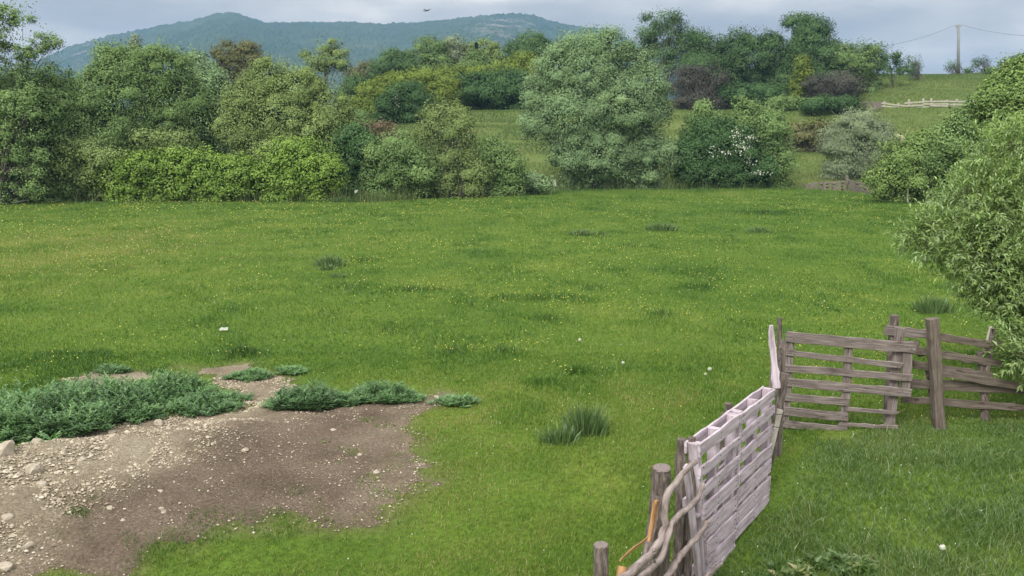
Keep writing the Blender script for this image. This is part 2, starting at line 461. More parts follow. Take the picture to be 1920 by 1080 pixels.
gx = axis(-9, 7, .1, -3200, 3200, 1.07, .9); gy = axis(3, 14, .1, -60, 3200, 1.06, .7)
X, Y = np.meshgrid(gx, gy); Z = ht(X, Y)
nx, ny = len(gx), len(gy)
idx = np.arange(nx * ny).reshape(ny, nx)
Q = np.stack([idx[:-1, :-1], idx[:-1, 1:], idx[1:, 1:], idx[1:, :-1]], -1).reshape(-1, 4)
DM = dirt_mask(X.ravel(), Y.ravel())
g_ = build('ground', np.stack([X, Y, Z], -1).reshape(-1, 3), Q, ground_mat(), smooth=True)
for nm, val in (('dirt', DM), ('hill', (sst(0, 4, Y - edge_y(X))).ravel())):
    a = g_.data.attributes.new(nm, 'FLOAT', 'POINT'); a.data.foreach_set('value', val.astype(np.float32))
tag(g_, kind='structure')

def stony(x, y): return np.clip(sst(.16, .44, mound(x, y) + .16 * (fbm(x * 1.5, y * 1.5, 78) - .5)) * .9 + sst(-2.7, -4.0, x + .25 * (7.2 - y) + .9 * (fbm(x * 1.4, y * 1.4, 79) - .5)) * .8 + .28 * sst(.45, .7, fbm(x * .9, y * .9, 77)) - .55 * np.exp(-((x + 2.9) ** 2 / 1.6 + (y - 6.9) ** 2 / .6)), 0, 1)
sx = np.arange(-12, 1.2, .05); sy = np.arange(3.4, 15, .05)
X, Y = np.meshgrid(sx, sy); Dm = dirt_mask(X.ravel(), Y.ravel()).reshape(X.shape)
rough = .05 * (fbm(X * 9, Y * 9, 61) - .5) + .06 * (fbm(X * 3, Y * 3, 62) - .5)
Zs = ht(X, Y) + .012 * sst(.3, .9, Dm) + np.maximum(rough, -.01) * Dm - .03 * (1 - sst(.25, .6, Dm))
idx = np.arange(X.size).reshape(X.shape)
cell = (Dm[:-1, :-1] + Dm[1:, 1:] + Dm[1:, :-1] + Dm[:-1, 1:]) / 4 > .34
Q = np.stack([idx[:-1, :-1], idx[:-1, 1:], idx[1:, 1:], idx[1:, :-1]], -1)[cell]
used = np.unique(Q); remap = np.full(X.size, -1); remap[used] = np.arange(len(used))
so = build('dirt_mound', np.stack([X, Y, Zs], -1).reshape(-1, 3)[used], remap[Q], soil_mat(), smooth=True, tint=stony(X.ravel()[used], Y.ravel()[used]))
tag(so, kind='structure')

# ------------------------------------------------------------------ mountains
prof = np.array([(-900, 210), (-400, 190), (-150, 165), (0, 140), (60, 118), (130, 88), (200, 68), (300, 48), (380, 35), (400, 26), (430, 23), (460, 30), (500, 43), (600, 42),
                 (660, 41), (720, 45), (780, 42), (830, 38), (900, 30), (960, 25), (1000, 28), (1030, 38), (1060, 45), (1100, 52), (1140, 55), (1165, 66),
                 (1200, 85), (1300, 120), (1500, 165), (1900, 200), (2700, 225)], float)
na, nr = 900, 150
pa = np.linspace(-800, 2600, na); ra_ = np.concatenate([np.linspace(0, 1, 120), np.linspace(1.02, 1.8, nr - 120)])
py_ = np.interp(pa, prof[:, 0], prof[:, 1])
zr = np.array([(lambda d: (CAMZ + d[2] / d[1] * 1800))(ray(p, q)) for p, q in zip(pa, py_)])
az = np.array([(lambda d: d[0] / d[1])(ray(p, q)) for p, q in zip(pa, py_)])
A, T = np.meshgrid(az, ra_); ZR = np.meshgrid(zr, ra_)[0]; PA = np.meshgrid(pa, ra_)[0]
D = 750 + 1050 * T
gul = fbm(A * 9 + T * .6, T * 1.3, 91, 4) - .5
fr = np.where(T <= 1, np.clip(T, 0, 1) ** .85, 1 - sst(1, 1.8, T))
ZZ = (ZR + 6) * fr * (1 + .38 * gul * np.sin(np.pi * np.clip(T, 0, 1)) ** 1) - 6
ZZ += (vnoise(PA * .8, T * 260, 95) - .3) * 2.6 * (T > .05) + (vnoise(PA * .25, T * 60, 97) - .5) * 4 * (T > .05)
idx = np.arange(A.size).reshape(A.shape)
Q = np.stack([idx[:-1, :-1], idx[:-1, 1:], idx[1:, 1:], idx[1:, :-1]], -1).reshape(-1, 4)
rock = np.exp(-((PA - 945) / 55) ** 2 - ((T - .72) / .2) ** 2) + .5 * np.exp(-((PA - 160) / 70) ** 2 - ((T - .85) / .15) ** 2) + .06
mo = build('mountains', np.stack([A * D, D, ZZ], -1).reshape(-1, 3), Q, forest_mat(), tint=rock.ravel())
tag(mo, kind='structure')

# ------------------------------------------------------------------ leaves
def rand_dirs(n, rg):
    v = rg.normal(size=(n, 3)); return v / np.linalg.norm(v, axis=1, keepdims=True)

def leaf_quads(P, N, A, ln, wd):
    """diamond leaves: P centre, N normal, A axis hint"""
    A = A - N * np.sum(A * N, 1, keepdims=True); A /= (np.linalg.norm(A, axis=1, keepdims=True) + 1e-9)
    B = np.cross(N, A)
    h = ln[:, None] / 2; w = wd[:, None] / 2
    V = np.stack([P - A * h, P - A * h * .1 + B * w, P + A * h, P - A * h * .1 - B * w], 1).reshape(-1, 3)
    F = np.arange(len(P) * 4).reshape(-1, 4)
    return V, F

def leaf_fold(P, A, N, ln, wd, droop=.15):
    A = A / (np.linalg.norm(A, axis=1, keepdims=True) + 1e-9)
    N = N - A * np.sum(A * N, 1, keepdims=True); N /= (np.linalg.norm(N, axis=1, keepdims=True) + 1e-9)
    B = np.cross(N, A); L = ln[:, None]; W = wd[:, None]
    b = P; m = P + A * L * .5 - N * W * .12; t = P + A * L - N * L * droop
    l_ = P + A * L * .42 + B * W * .5 + N * W * .15; r_ = P + A * L * .42 - B * W * .5 + N * W * .15
    V = np.stack([b, l_, t, m, r_], 1).reshape(-1, 3)
    i = np.arange(len(P))[:, None] * 5
    F = np.concatenate([i + np.array([[0, 3, 2, 1]]), i + np.array([[0, 4, 2, 3]])])
    return V, F

def crown_geo(lobes, leaf, aspect, cover, clump, rg, airy=0., up=.35):
    Vs = []; Fs = []; Ts = []; Ns = []; n0 = 0; tips = []
    for (c, r) in lobes:
        area = math.pi * r[0] * r[2]
        nl = int(cover * area / (leaf * leaf * aspect * .5)) + 20
        cr = clump * (.8 + .4 * rg.random())
        nc = max(5, int(2.4 * area / (math.pi * cr * cr)))
        d = rand_dirs(nc * 3, rg); d = d[(d[:, 2] > -.55) | (rg.random(len(d)) < .35)][:nc]
        rr = (.45 + .55 * rg.random(len(d)) ** .55) if not airy else (.3 + .8 * rg.random(len(d)))
        cc = c + d * rr[:, None] * (r - cr * .45)
        cs = cr * rg.uniform(.55, 1.25, len(d))
        ct = rg.normal(0, .13, len(d))
        k = rg.integers(0, len(d), nl)
        ld = rand_dirs(nl, rg); ld[:, 2] = ld[:, 2] * .75 + .12
        lr = rg.random(nl) ** .45
        P = cc[k] + ld * (lr * cs[k])[:, None]
        sh = rg.random(nl) < (.12 if airy else .30); ns_ = int(sh.sum())
        sd = rand_dirs(ns_, rg); sd = np.where((sd[:, 2:3] < -.5) & (rg.random((ns_, 1)) < .5), sd * [1, 1, -1], sd)
        lump = 1 + .22 * np.sin(sd[:, 0] * 7 + ct[0] * 50) * np.sin(sd[:, 2] * 8 + ct[0] * 90) + .10 * rg.normal(size=ns_)
        P[sh] = c + sd * r * ((.4 + .6 * rg.random(ns_) ** .5) * lump)[:, None]
        ld[sh] = sd
        N = ld * .55 + d[k] * .35 + np.array([0, 0, up]) + rg.normal(0, .33, (nl, 3)); N /= np.linalg.norm(N, axis=1, keepdims=True)
        SN = N * .45 + ld * .55 + d[k] * .30 + np.array([0, -.05, .30]); SN[sh] = N[sh] * .5 + ld[sh] * .8 + np.array([0, 0, .25]); SN /= np.linalg.norm(SN, axis=1, keepdims=True); Ns.append(np.repeat(SN, 4, 0))
        Ax = rg.normal(0, 1, (nl, 3)) + np.array([0, 0, .3])
        sz = leaf * rg.uniform(.65, 1.35, nl)
        V, F = leaf_quads(P, N, Ax, sz, sz * aspect)
        Vs.append(V); Fs.append(F + n0); n0 += len(V)
        Ts.append(np.repeat(np.clip(.5 + ct[k] + rg.normal(0, .09, nl), 0, 1), 4))
        tips += list(cc[rg.permutation(len(cc))[:max(3, len(cc) // 5)]])
    return np.concatenate(Vs), np.concatenate(Fs), np.concatenate(Ts), tips, np.concatenate(Ns)

def limbs(base, tips, r0, rg, mid=.45):
    mb = MB(); tips = np.array(tips); cen = tips.mean(0)
    top = base + (cen - base) * np.array([.7, .7, 1.0])
    P = spline([base - np.array([0, 0, .15]), base + (top - base) * .35 + rg.normal(0, .03, 3), base + (top - base) * .7 + rg.normal(0, .06, 3), top], 9)
    tube(mb, P, np.linspace(r0, r0 * .35, 9), 7, .08, int(rg.integers(1e6)))
    H = np.linalg.norm(top - base)
    tips = tips[rg.permutation(len(tips))]
    for t in tips[:34]:
        s = rg.uniform(.12, .75); a = P[int(s * 8)]
        m = a + (t - a) * .5 + np.array([0, 0, .12 * np.linalg.norm(t - a)]) + rg.normal(0, .05 * H * .3, 3)
        rr = r0 * (1 - .6 * s) * rg.uniform(.22, .42)
        tube(mb, spline([a, m, t], 6), np.linspace(rr, rr * .2, 6), 5, .05, int(rg.integers(1e6)), cap=False)
    return mb

TREE_N = [0]
def tree(name, label, cat, Yd, bpx, lobes, mat, leaf=None, aspect=.5, cover=2.6, clump=None, group=None, airy=0, twigs=0, twig_mat=None,
         base=None, depth=.85, blossom=None, skirt=None, grow=1.12, taper=(.07, .07)):
    TREE_N[0] += 1; rg = np.random.default_rng(100 + TREE_N[0])
    L = []
    for lb in lobes:
        px, py, rx, ry = lb[:4]; dy = lb[4] if len(lb) > 4 else rg.uniform(-.35, .35) * rx * Yd / FPX
        Yl = Yd + dy
        L.append((at(px, py, Yl), grow * np.array([rx, math.sqrt(rx * ry) * depth, ry]) * Yl / FPX))
    bx = at(bpx, 300, Yd)[0]
    b = np.array([bx, Yd, hz(bx, Yd)]) if base is None else base
    if skirt is None: skirt = not airy
    pxs = [(l[0] - l[2], l[0] + l[2]) for l in lobes]; X0 = min(p[0] for p in pxs); X1 = max(p[1] for p in pxs)
    if skirt:                                   # foliage reaches the ground all round
        gpy = proj(b)[1]; X0, X1 = X0 + (X1 - X0) * taper[0], X1 - (X1 - X0) * taper[1]; nc = max(2, int((X1 - X0) / 34)); w_ = (X1 - X0) / nc
        for i in range(nc):
            cx = X0 + (i + .5) * w_ + rg.uniform(-4, 4)
            if i in (0, nc - 1) and nc > 3: cx += (w_ * .35 if i == 0 else -w_ * .35)
            near = [l[1] + l[3] * .55 for l in lobes if abs(l[0] - cx) < l[2]]
            if not near: continue
            lo = max(near)
            k = 0
            while lo < gpy - 3 and k < 6:
                ry = min(max((gpy - lo) * .62, 7), 32); Yl = Yd + rg.uniform(-.2, .5) * w_ * Yd / FPX
                L.append((at(cx + rg.uniform(-.15, .15) * w_, min(lo + ry * .6, gpy - ry * .35), Yl), np.array([w_ * .72, w_ * .72, ry]) * Yl / FPX)); lo += ry * 1.25; k += 1
    leaf = (leaf or (.10 + .0017 * Yd)) * .68
    clump = clump or (.30 + .006 * Yd)
    t = thing(name, label, cat, b, group)
    V, F, T, tips, NV = crown_geo(L, leaf, aspect, cover * (1.2 if airy else 2.1), clump, rg, airy)
    low = np.array([l[0] for l in L])
    if twigs:
        n = twigs; k = rg.integers(0, len(L), n)
        cc = np.array([l[0] for l in L])[k]; rr = np.array([l[1] for l in L])[k]
        tip = cc + rand_dirs(n, rg) * rr * rg.uniform(.5, 1.08, n)[:, None]
        root = b + rg.normal(0, .25, (n, 3)) * np.array([1, 1, .1]); s = rg.uniform(.3, .75, n)[:, None]
        dr_ = tip - root; dl_ = np.linalg.norm(dr_, axis=1, keepdims=True)
        st = tip - (dr_ / dl_ + rg.normal(0, .22, (n, 3))) * np.minimum(dl_ * .7, rr.mean(1, keepdims=True) * rg.uniform(.7, 1.5, (n, 1)))
        w = np.cross(tip - st, rg.normal(size=(n, 3))); w /= np.linalg.norm(w, axis=1, keepdims=True); w *= (.006 + .00018 * Yd)
        tv = np.stack([st - w, st + w, tip], 1).reshape(-1, 3)
        build('twigs', tv, np.arange(n * 3).reshape(-1, 3), LM[twig_mat if twig_mat and twig_mat != 'purple' else 'twig'], t, tint=np.repeat(np.clip(rg.normal(.5, .2, n), 0, 1), 3))
    build('crown', V, F, LM[mat], t, tint=T, nv=NV)
    H = max(l[0][2] + l[1][2] for l in L) - b[2]
    limbs(b, tips, .013 * H + .02, rg).out('trunk', TRUNK, t, smooth=True)
    if blossom:
        Vs = []; n0 = 0; Fs = []; Ts = []
        for (px, py, rx, ry, n) in blossom:
            i = int(np.argmin([abs(at(px, py, Yd)[0] - l[0][0]) + abs(at(px, py, Yd)[2] - l[0][2]) for l in L]))
            c, r = L[i]; q = at(px, py, Yd); fx = np.clip((q[0] - c[0]) / r[0], -.9, .9); fz = np.clip((q[2] - c[2]) / r[2], -.9, .9)
            yy = c[1] - r[1] * math.sqrt(max(.05, 1 - min(.95, fx * fx + fz * fz)))
            P = np.array([q[0], yy - .1, q[2]]) + rg.normal(0, 1, (n, 3)) * np.array([rx, .7 * rx, ry]) * Yd / FPX * .6
            N = rand_dirs(n, rg) + np.array([0, -.6, .5]); N /= np.linalg.norm(N, axis=1, keepdims=True)
            sz = rg.uniform(.06, .15, n); V, F = leaf_quads(P, N, rg.normal(size=(n, 3)), sz, sz * .8)
            Vs.append(V); Fs.append(F + n0); n0 += len(V); Ts.append(rg.random(len(V)))
        build('blossom', np.concatenate(Vs), np.concatenate(Fs), LM['white'], t, tint=np.concatenate(Ts))
    return t

# --- left bank
tree('tall_tree', 'tall airy tree at the left edge with sky showing through its top', 'tree', 43, -10,
     [(15, 28, 48, 32), (-25, 70, 60, 45), (85, 78, 30, 22), (40, 100, 45, 30), (108, 80, 12, 15), (60, 135, 60, 35), (-30, 150, 60, 60)], 'green', cover=1.2, airy=1, leaf=.15, clump=.40, twigs=250, skirt=True)
tree('willow_tree', 'broad grey green willow below the tall airy tree at the left edge', 'tree', 45, 20,
     [(50, 190, 85, 55), (100, 165, 40, 35), (-40, 230, 90, 80), (40, 260, 90, 65), (110, 245, 50, 45), (-10, 310, 70, 50), (65, 310, 60, 40)], 'green', cover=2.4)
tree('dark_bush', 'small dark green bush in the gap left of the round willow', 'bush', 72, 135, [(145, 158, 17, 12), (125, 172, 16, 10), (95, 190, 24, 10)], 'dark')
tree('round_willow', 'large rounded green willow with two crown tops under the left mountain slope', 'tree', 52, 265,
     [(205, 112, 32, 32), (235, 130, 50, 42), (310, 128, 48, 42), (180, 175, 48, 45), (250, 190, 70, 60), (330, 190, 65, 58), (165, 225, 45, 40), (230, 250, 65, 42), (310, 245, 60, 42), (375, 225, 40, 50)], 'green', cover=2.8, leaf=.17)
tree('poplar_tree', 'slim pale poplar top rising behind the rounded willow', 'tree', 84, 255, [(255, 82, 16, 16), (258, 110, 24, 25)], 'pale', cover=1.8, airy=1)
tree('grey_willow', 'narrow greyish willow wedged between the two big left willows', 'tree', 57, 385, [(370, 130, 30, 32), (395, 165, 38, 35), (410, 210, 40, 45), (405, 260, 35, 40)], 'silver', cover=2.6)
tree('olive_willow', 'wide olive coloured willow dome left of the grassy terraces', 'tree', 50, 540,
     [(505, 148, 42, 36), (555, 170, 58, 45), (470, 190, 48, 42), (610, 205, 45, 45), (520, 225, 80, 55), (600, 255, 60, 48), (450, 245, 45, 45), (635, 240, 28, 36), (530, 285, 85, 35)], 'olive', cover=2.8, leaf=.155)
tree('shaded_bush', 'dark green bush at the right foot of the wide olive willow', 'bush', 48.5, 665, [(660, 262, 42, 30), (640, 295, 50, 28), (690, 275, 26, 28)], 'dark')
tree('olive_tree', 'round brownish olive tree standing against the blue mountain', 'tree', 96, 445, [(430, 105, 32, 26), (462, 108, 35, 26), (445, 125, 46, 20)], 'brown', cover=2.6, twigs=260, twig_mat='purple')
tree('hill_tree', 'yellowish tree with a loose round top right of the brownish olive tree', 'tree', 92, 612, [(618, 98, 30, 26), (600, 122, 40, 24), (572, 105, 12, 12), (640, 120, 18, 26)], 'olive', cover=2.0, airy=1)
tree('twiggy_bush', 'hazy brown twiggy bush between the loose yellowish tree and dark oak', 'bush', 112, 690, [(690, 128, 26, 13), (668, 140, 26, 14)], 'brown', cover=1.2, twigs=400)
tree('twiggy_bush', 'pale twiggy bush right behind the bright left hedge', 'bush', 46.5, 310, [(285, 262, 34, 20), (330, 262, 42, 24), (310, 285, 55, 18)], 'olive', cover=1.0, twigs=900, twig_mat='reed')
tree('low_bush', 'low olive bush left of the bright left hedge', 'bush', 45.5, 160, [(150, 285, 50, 26), (200, 300, 45, 25), (110, 320, 55, 35), (180, 330, 55, 30)], 'olive', cover=2.3)
tree('hedge_bush', 'long bright green hedge bush along the left meadow edge', 'bush', 45.2, 340,
     [(215, 322, 45, 30), (270, 318, 45, 34), (330, 315, 50, 36), (390, 318, 50, 38), (445, 325, 45, 34), (240, 350, 55, 24), (330, 350, 65, 28), (430, 352, 55, 26)], 'bright', cover=3.2, leaf=.17, aspect=.65, clump=.42)
tree('domed_bush', 'bright green domed bush at the right end of the long hedge', 'bush', 45.4, 560, [(555, 298, 60, 38), (520, 325, 50, 38), (595, 325, 50, 38), (555, 345, 85, 32)], 'bright', cover=3.2, leaf=.17, aspect=.65, clump=.42)
tree('hedge_bush', 'shaded bush in the far left corner of the meadow edge', 'bush', 45, 50, [(20, 350, 60, 26), (75, 348, 55, 24), (-50, 345, 60, 35), (125, 355, 45, 20)], 'green', cover=2.4)
# --- terrace hedges
tree('dark_oak', 'dark green tree with a stepped top before the mountain', 'tree', 98, 740, [(737, 108, 20, 16), (720, 128, 30, 20), (755, 125, 28, 24), (735, 145, 44, 18)], 'hill')
tree('grey_tree', 'grey green round tree right of the dark stepped tree', 'tree', 106, 805, [(805, 92, 30, 20), (785, 112, 28, 20), (815, 122, 36, 22)], 'green', cover=2.2)
tree('white_willow', 'pale silvery willow between the grey green tree and the tiny spruce', 'tree', 108, 848, [(852, 85, 22, 17), (838, 105, 22, 20), (860, 110, 28, 20)], 'pale')
tree('round_tree', 'soft olive round tree behind the tiny spruce', 'tree', 112, 905, [(905, 95, 34, 20), (880, 105, 25, 20), (925, 112, 22, 24)], 'olive', twigs=200)
tree('dense_bush', 'dense round green bush just below the tiny spruce', 'bush', 98, 893, [(893, 118, 26, 20), (880, 130, 24, 14), (915, 130, 24, 14)], 'green')
tree('hilltop_tree', 'dark round tree left of the big silver willow crown', 'tree', 104, 990, [(992, 82, 32, 22), (975, 100, 30, 20), (1020, 100, 25, 22)], 'hill')
tree('yellow_bush', 'yellow green bush below the dark round tree', 'bush', 96, 975, [(985, 118, 32, 18), (955, 128, 30, 14), (1000, 130, 30, 16)], 'yellow')
tree('dark_bush', 'dark bush at the left end of the terrace hedge', 'bush', 88, 668, [(668, 158, 26, 18), (650, 175, 20, 14), (690, 170, 18, 12)], 'dark')
tree('yellow_bush', 'yellow green bushes at the left end of the upper terrace', 'bush', 86, 715, [(700, 175, 32, 20), (735, 160, 36, 22), (680, 195, 30, 16), (700, 205, 32, 16)], 'yellow', cover=2.8)
tree('yellow_bush', 'tall yellow green bush left of the dark clipped hedge', 'bush', 85, 810, [(780, 155, 38, 24), (825, 152, 36, 24), (810, 180, 42, 26), (840, 175, 24, 28)], 'yellow', cover=2.8)
tree('hawthorn_bush', 'dark hawthorn with a few white flowers at the terrace end', 'bush', 82, 755, [(760, 178, 42, 24), (735, 200, 35, 20), (785, 200, 38, 22)], 'dark', cover=3, blossom=[(748, 186, 5, 4, 10), (752, 197, 6, 4, 14)])
tree('terrace_hedge', 'dark long hedge along the top of the grassy terraces', 'hedge', 90, 915, [(875, 160, 30, 22), (910, 158, 34, 24), (945, 158, 34, 25), (975, 160, 26, 26), (920, 176, 70, 14)], 'dark', cover=3)
tree('yellow_hedge', 'yellow green hedge running behind the dark clipped hedge', 'hedge', 94, 905, [(870, 140, 36, 15), (915, 138, 36, 15), (955, 140, 32, 16)], 'yellow')
tree('low_bush', 'small green bush under the yellow green bushes at the terrace end', 'bush', 80, 680, [(678, 222, 22, 13), (665, 232, 16, 10)], 'green')
tree('rusty_scrub', 'rusty brown dry scrub on the bank above the shaded bush', 'scrub', 68, 705, [(685, 238, 22, 9), (720, 236, 26, 9)], 'rust', cover=.8, leaf=.2, twigs=900, twig_mat='rust')
# --- centre shrubs at the ditch
tree('grey_shrub', 'grey green shrub right of the bright domed bush', 'shrub', 47.5, 745, [(712, 296, 32, 32), (750, 285, 40, 38), (735, 325, 48, 32), (785, 318, 40, 40), (700, 335, 22, 22)], 'green', cover=2.7)
tree('bare_willow', 'scraggy willow with bare grey branches and a pale yellowish top', 'shrub', 48.5, 840, [(835, 212, 42, 26), (815, 245, 40, 34), (860, 250, 36, 40), (850, 300, 48, 42), (830, 335, 45, 28), (885, 325, 34, 34)], 'olive', cover=1.5, twigs=1500, leaf=.14)
tree('green_shrub', 'leafy green shrub right of the scraggy bare willow', 'shrub', 49.5, 925, [(918, 290, 34, 32), (945, 310, 38, 32), (915, 335, 45, 24), (960, 335, 30, 24)], 'green', cover=2.3)
tree('low_shrub', 'low pale shrub at the left foot of the big silver willow', 'shrub', 51, 995, [(985, 343, 32, 18), (1012, 345, 26, 16)], 'silver', cover=2.6)
tree('silver_willow', 'biggest silver green willow in the middle of the meadow edge', 'tree', 57, 1110,
     [(1085, 95, 48, 40), (1135, 92, 50, 38), (1045, 135, 52, 48), (1110, 145, 70, 60), (1180, 125, 50, 44), (1210, 165, 46, 45), (1020, 185, 45, 48), (1160, 200, 75, 60), (1080, 220, 75, 60), (1010, 240, 36, 42),
      (1225, 215, 36, 40), (1070, 285, 52, 50), (1130, 290, 65, 52), (1195, 280, 50, 48), (1235, 290, 42, 42), (1160, 325, 90, 28), (1085, 325, 40, 26)], 'silver', cover=2.9, leaf=.17, aspect=.42, taper=(.24, .05), grow=1.04)
tree('hawthorn_bush', 'dark hawthorn with a cascade of white blossom right of the big willow', 'bush', 57.5, 1365,
     [(1330, 262, 45, 42), (1300, 300, 38, 48), (1370, 280, 50, 50), (1345, 325, 80, 30), (1400, 320, 55, 34)], 'dark', cover=3.2,
     blossom=[(1368, 252, 10, 8, 40), (1378, 272, 12, 14, 90), (1345, 285, 16, 6, 40), (1402, 258, 10, 5, 28), (1395, 300, 8, 10, 36), (1412, 322, 16, 5, 40), (1330, 275, 8, 5, 20)])
tree('green_bush', 'leafy green bush with tall shoots right of the white blossom', 'bush', 58.5, 1430,
     [(1400, 225, 30, 32), (1390, 195, 8, 14), (1440, 240, 34, 42), (1420, 280, 50, 45), (1455, 300, 32, 45), (1430, 325, 45, 26)], 'green', cover=2.9)
tree('sapling', 'leafy saplings behind the left side of the white blossomed hawthorn', 'tree', 61, 1320, [(1318, 208, 17, 22), (1298, 238, 20, 26), (1342, 230, 20, 20)], 'green', cover=2.0)
# --- hilltop row
tree('walnut_tree', 'tall hilltop tree with an open lacy top beside the big willow', 'tree', 100, 1245, [(1245, 42, 44, 24), (1215, 72, 32, 28), (1265, 75, 45, 32), (1300, 72, 20, 16), (1230, 105, 40, 30), (1275, 115, 40, 30)], 'hill', cover=2.0, airy=1, twigs=300)
tree('hilltop_tree', 'bushy hilltop tree right of the lacy topped tree', 'tree', 99, 1330, [(1325, 90, 36, 26), (1340, 120, 42, 32), (1310, 130, 36, 30), (1350, 155, 44, 24)], 'hill', cover=2.9)
tree('hilltop_tree', 'hilltop tree in the middle of the ridge row with a pale gap', 'tree', 98, 1400, [(1385, 85, 34, 30), (1410, 110, 42, 34), (1375, 130, 36, 30), (1420, 150, 46, 28)], 'hill', cover=2.9)
tree('hilltop_tree', 'hilltop tree just left of the tallest dark hilltop tree', 'tree', 98, 1450, [(1445, 85, 28, 26), (1455, 115, 40, 34), (1465, 150, 40, 28)], 'hill', cover=2.9)
tree('tall_oak', 'tallest dark hilltop tree with a knobbly two part top', 'tree', 99, 1525, [(1495, 42, 26, 18), (1525, 55, 30, 24), (1520, 85, 44, 32), (1545, 110, 40, 36), (1500, 115, 40, 34), (1530, 145, 50, 28)], 'hill', cover=2.9)
tree('hilltop_tree', 'rounded green tree right of the tallest hilltop tree', 'tree', 96, 1605, [(1590, 110, 28, 26), (1618, 115, 34, 32), (1605, 138, 44, 18)], 'green', cover=2.6)
tree('ragged_tree', 'ragged dark tree at the right end of the hilltop row', 'tree', 98, 1665, [(1640, 92, 26, 16), (1665, 108, 30, 20), (1655, 130, 40, 18), (1695, 132, 24, 12)], 'hill', cover=1.8, airy=1)
tree('bare_tree', 'thin grey almost bare tree at the end of the hilltop row', 'tree', 104, 1712, [(1705, 118, 12, 20), (1718, 120, 9, 20)], 'hill', cover=.35, airy=1, twigs=220)
tree('purple_thicket', 'bare purplish thicket at the foot of the hilltop row', 'bush', 93, 1310, [(1290, 150, 36, 24), (1330, 148, 40, 26), (1310, 172, 56, 16)], 'purple', cover=1.6, leaf=.2, twigs=1800)
tree('understorey_bush', 'shaded bushes along the foot of the middle hilltop trees', 'bush', 93, 1420, [(1380, 175, 38, 18), (1430, 175, 40, 18), (1470, 178, 34, 16)], 'dark', cover=2.4)
tree('young_poplar', 'young bright yellow green poplar before the hilltop row', 'tree', 90, 1504, [(1506, 122, 14, 16), (1504, 145, 21, 22), (1500, 165, 17, 18)], 'yellow', cover=2.6)
tree('thorn_thicket', 'grey brown bare thorn thicket right of the young poplar', 'bush', 89, 1565, [(1540, 160, 34, 22), (1580, 158, 36, 24), (1560, 178, 54, 18)], 'purple', cover=1.3, leaf=.2, twigs=2000)
tree('bramble_bush', 'low dark bramble mound below the bare thorn thicket', 'bush', 84, 1565, [(1540, 196, 38, 14), (1585, 197, 36, 14)], 'dark', cover=2.6)
tree('low_bush', 'low green bush at the left foot of the young poplar', 'bush', 87, 1485, [(1478, 190, 24, 9), (1500, 193, 24, 10), (1455, 192, 22, 8)], 'green', cover=2.2)
tree('bank_scrub', 'brown green scrub on the bank left of the silver round bush', 'scrub', 70, 1520, [(1500, 240, 34, 12), (1540, 238, 34, 14), (1515, 256, 36, 10)], 'brown', cover=1.8, twigs=700)
tree('silver_bush', 'round silvery bush behind the broken grey fence', 'bush', 60, 1605, [(1612, 238, 42, 30), (1575, 268, 40, 34), (1640, 262, 40, 34), (1605, 285, 55, 38), (1610, 318, 34, 22)], 'pale', cover=3.0, leaf=.16, aspect=.4)
# --- right side
tree('leafy_bush', 'fresh green bush behind the pale leaning post', 'bush', 44.5, 1705, [(1690, 300, 42, 38), (1735, 285, 42, 40), (1665, 335, 38, 32), (1720, 335, 55, 36), (1770, 320, 48, 46), (1790, 345, 45, 30)], 'fresh', cover=3.0, leaf=.17)
tree('tangled_bush', 'tall tangled willow bush above the fresh green bush', 'bush', 36, 1820, [(1790, 265, 45, 50), (1830, 235, 45, 48), (1790, 330, 45, 48), (1850, 290, 55, 60), (1765, 300, 30, 40), (1810, 370, 55, 45), (1870, 360, 60, 60)], 'green', cover=2.8, twigs=300)
tree('crest_willow', 'light green willow rising at the right edge below the hill crest', 'tree', 30, 1890, [(1905, 150, 45, 40), (1870, 195, 45, 42), (1935, 190, 55, 60), (1900, 250, 65, 55), (1960, 300, 80, 90)], 'fresh', cover=3.0, leaf=.15, aspect=.42)
tree('crest_tree', 'small thin tree with a grey crown left of the pole foot', 'tree', 126, 1783, [(1785, 125, 16, 13)], 'hill', cover=.6, airy=1, twigs=160)
tree('crest_tree', 'small thin round tree right of the utility pole', 'tree', 126, 1838, [(1840, 120, 17, 15)], 'hill', cover=.9, airy=1, twigs=160)
tree('crest_bush', 'tiny dark bush between the pole and the thin round tree', 'bush', 127, 1813, [(1814, 134, 8, 5)], 'hill')
tree('crest_bush', 'dark bush line on the hill crest right of the thin round tree', 'bush', 122, 1875, [(1860, 134, 18, 5), (1890, 124, 18, 9), (1912, 116, 18, 12)], 'hill')

# tiny spruce
def spruce():
    Yd = 105; p = at(893, 120, Yd); b = np.array([p[0], Yd, hz(p[0], Yd)]); top = at(893, 80, Yd)[2]
    t = thing('spruce_tree', 'tiny dark pointed spruce poking above the terrace hedge', 'tree', b)
    rg = np.random.default_rng(5); n = 900; h = rg.random(n) ** .8; H = top - b[2]
    z = b[2] + 1 + (H - 1) * h; r = (1 - h) * 1.6 * (.5 + .5 * (np.floor(h * 11) % 2 + .5) / 1.5) * rg.uniform(.5, 1, n); a = rg.random(n) * 6.28
    P = np.stack([b[0] + r * np.cos(a), b[1] + r * np.sin(a), z - r * .25], 1)
    V, F = leaf_quads(P, unit(np.array([0, 0, 1.])) + rg.normal(0, .3, (n, 3)), np.stack([np.cos(a), np.sin(a), -.3 + 0 * a], 1), np.full(n, .5), np.full(n, .22))
    build('crown', V, F, LM['dark'], t, tint=np.repeat(rg.random(n) * .6, 4), nv=np.repeat(np.stack([np.cos(a) * .8, np.sin(a) * .8, .6 + 0 * a], 1), 4, 0))
    mb = MB(); tube(mb, [b - [0, 0, .2], [b[0], b[1], top]], [.16, .02], 6); mb.out('trunk', TRUNK, t)
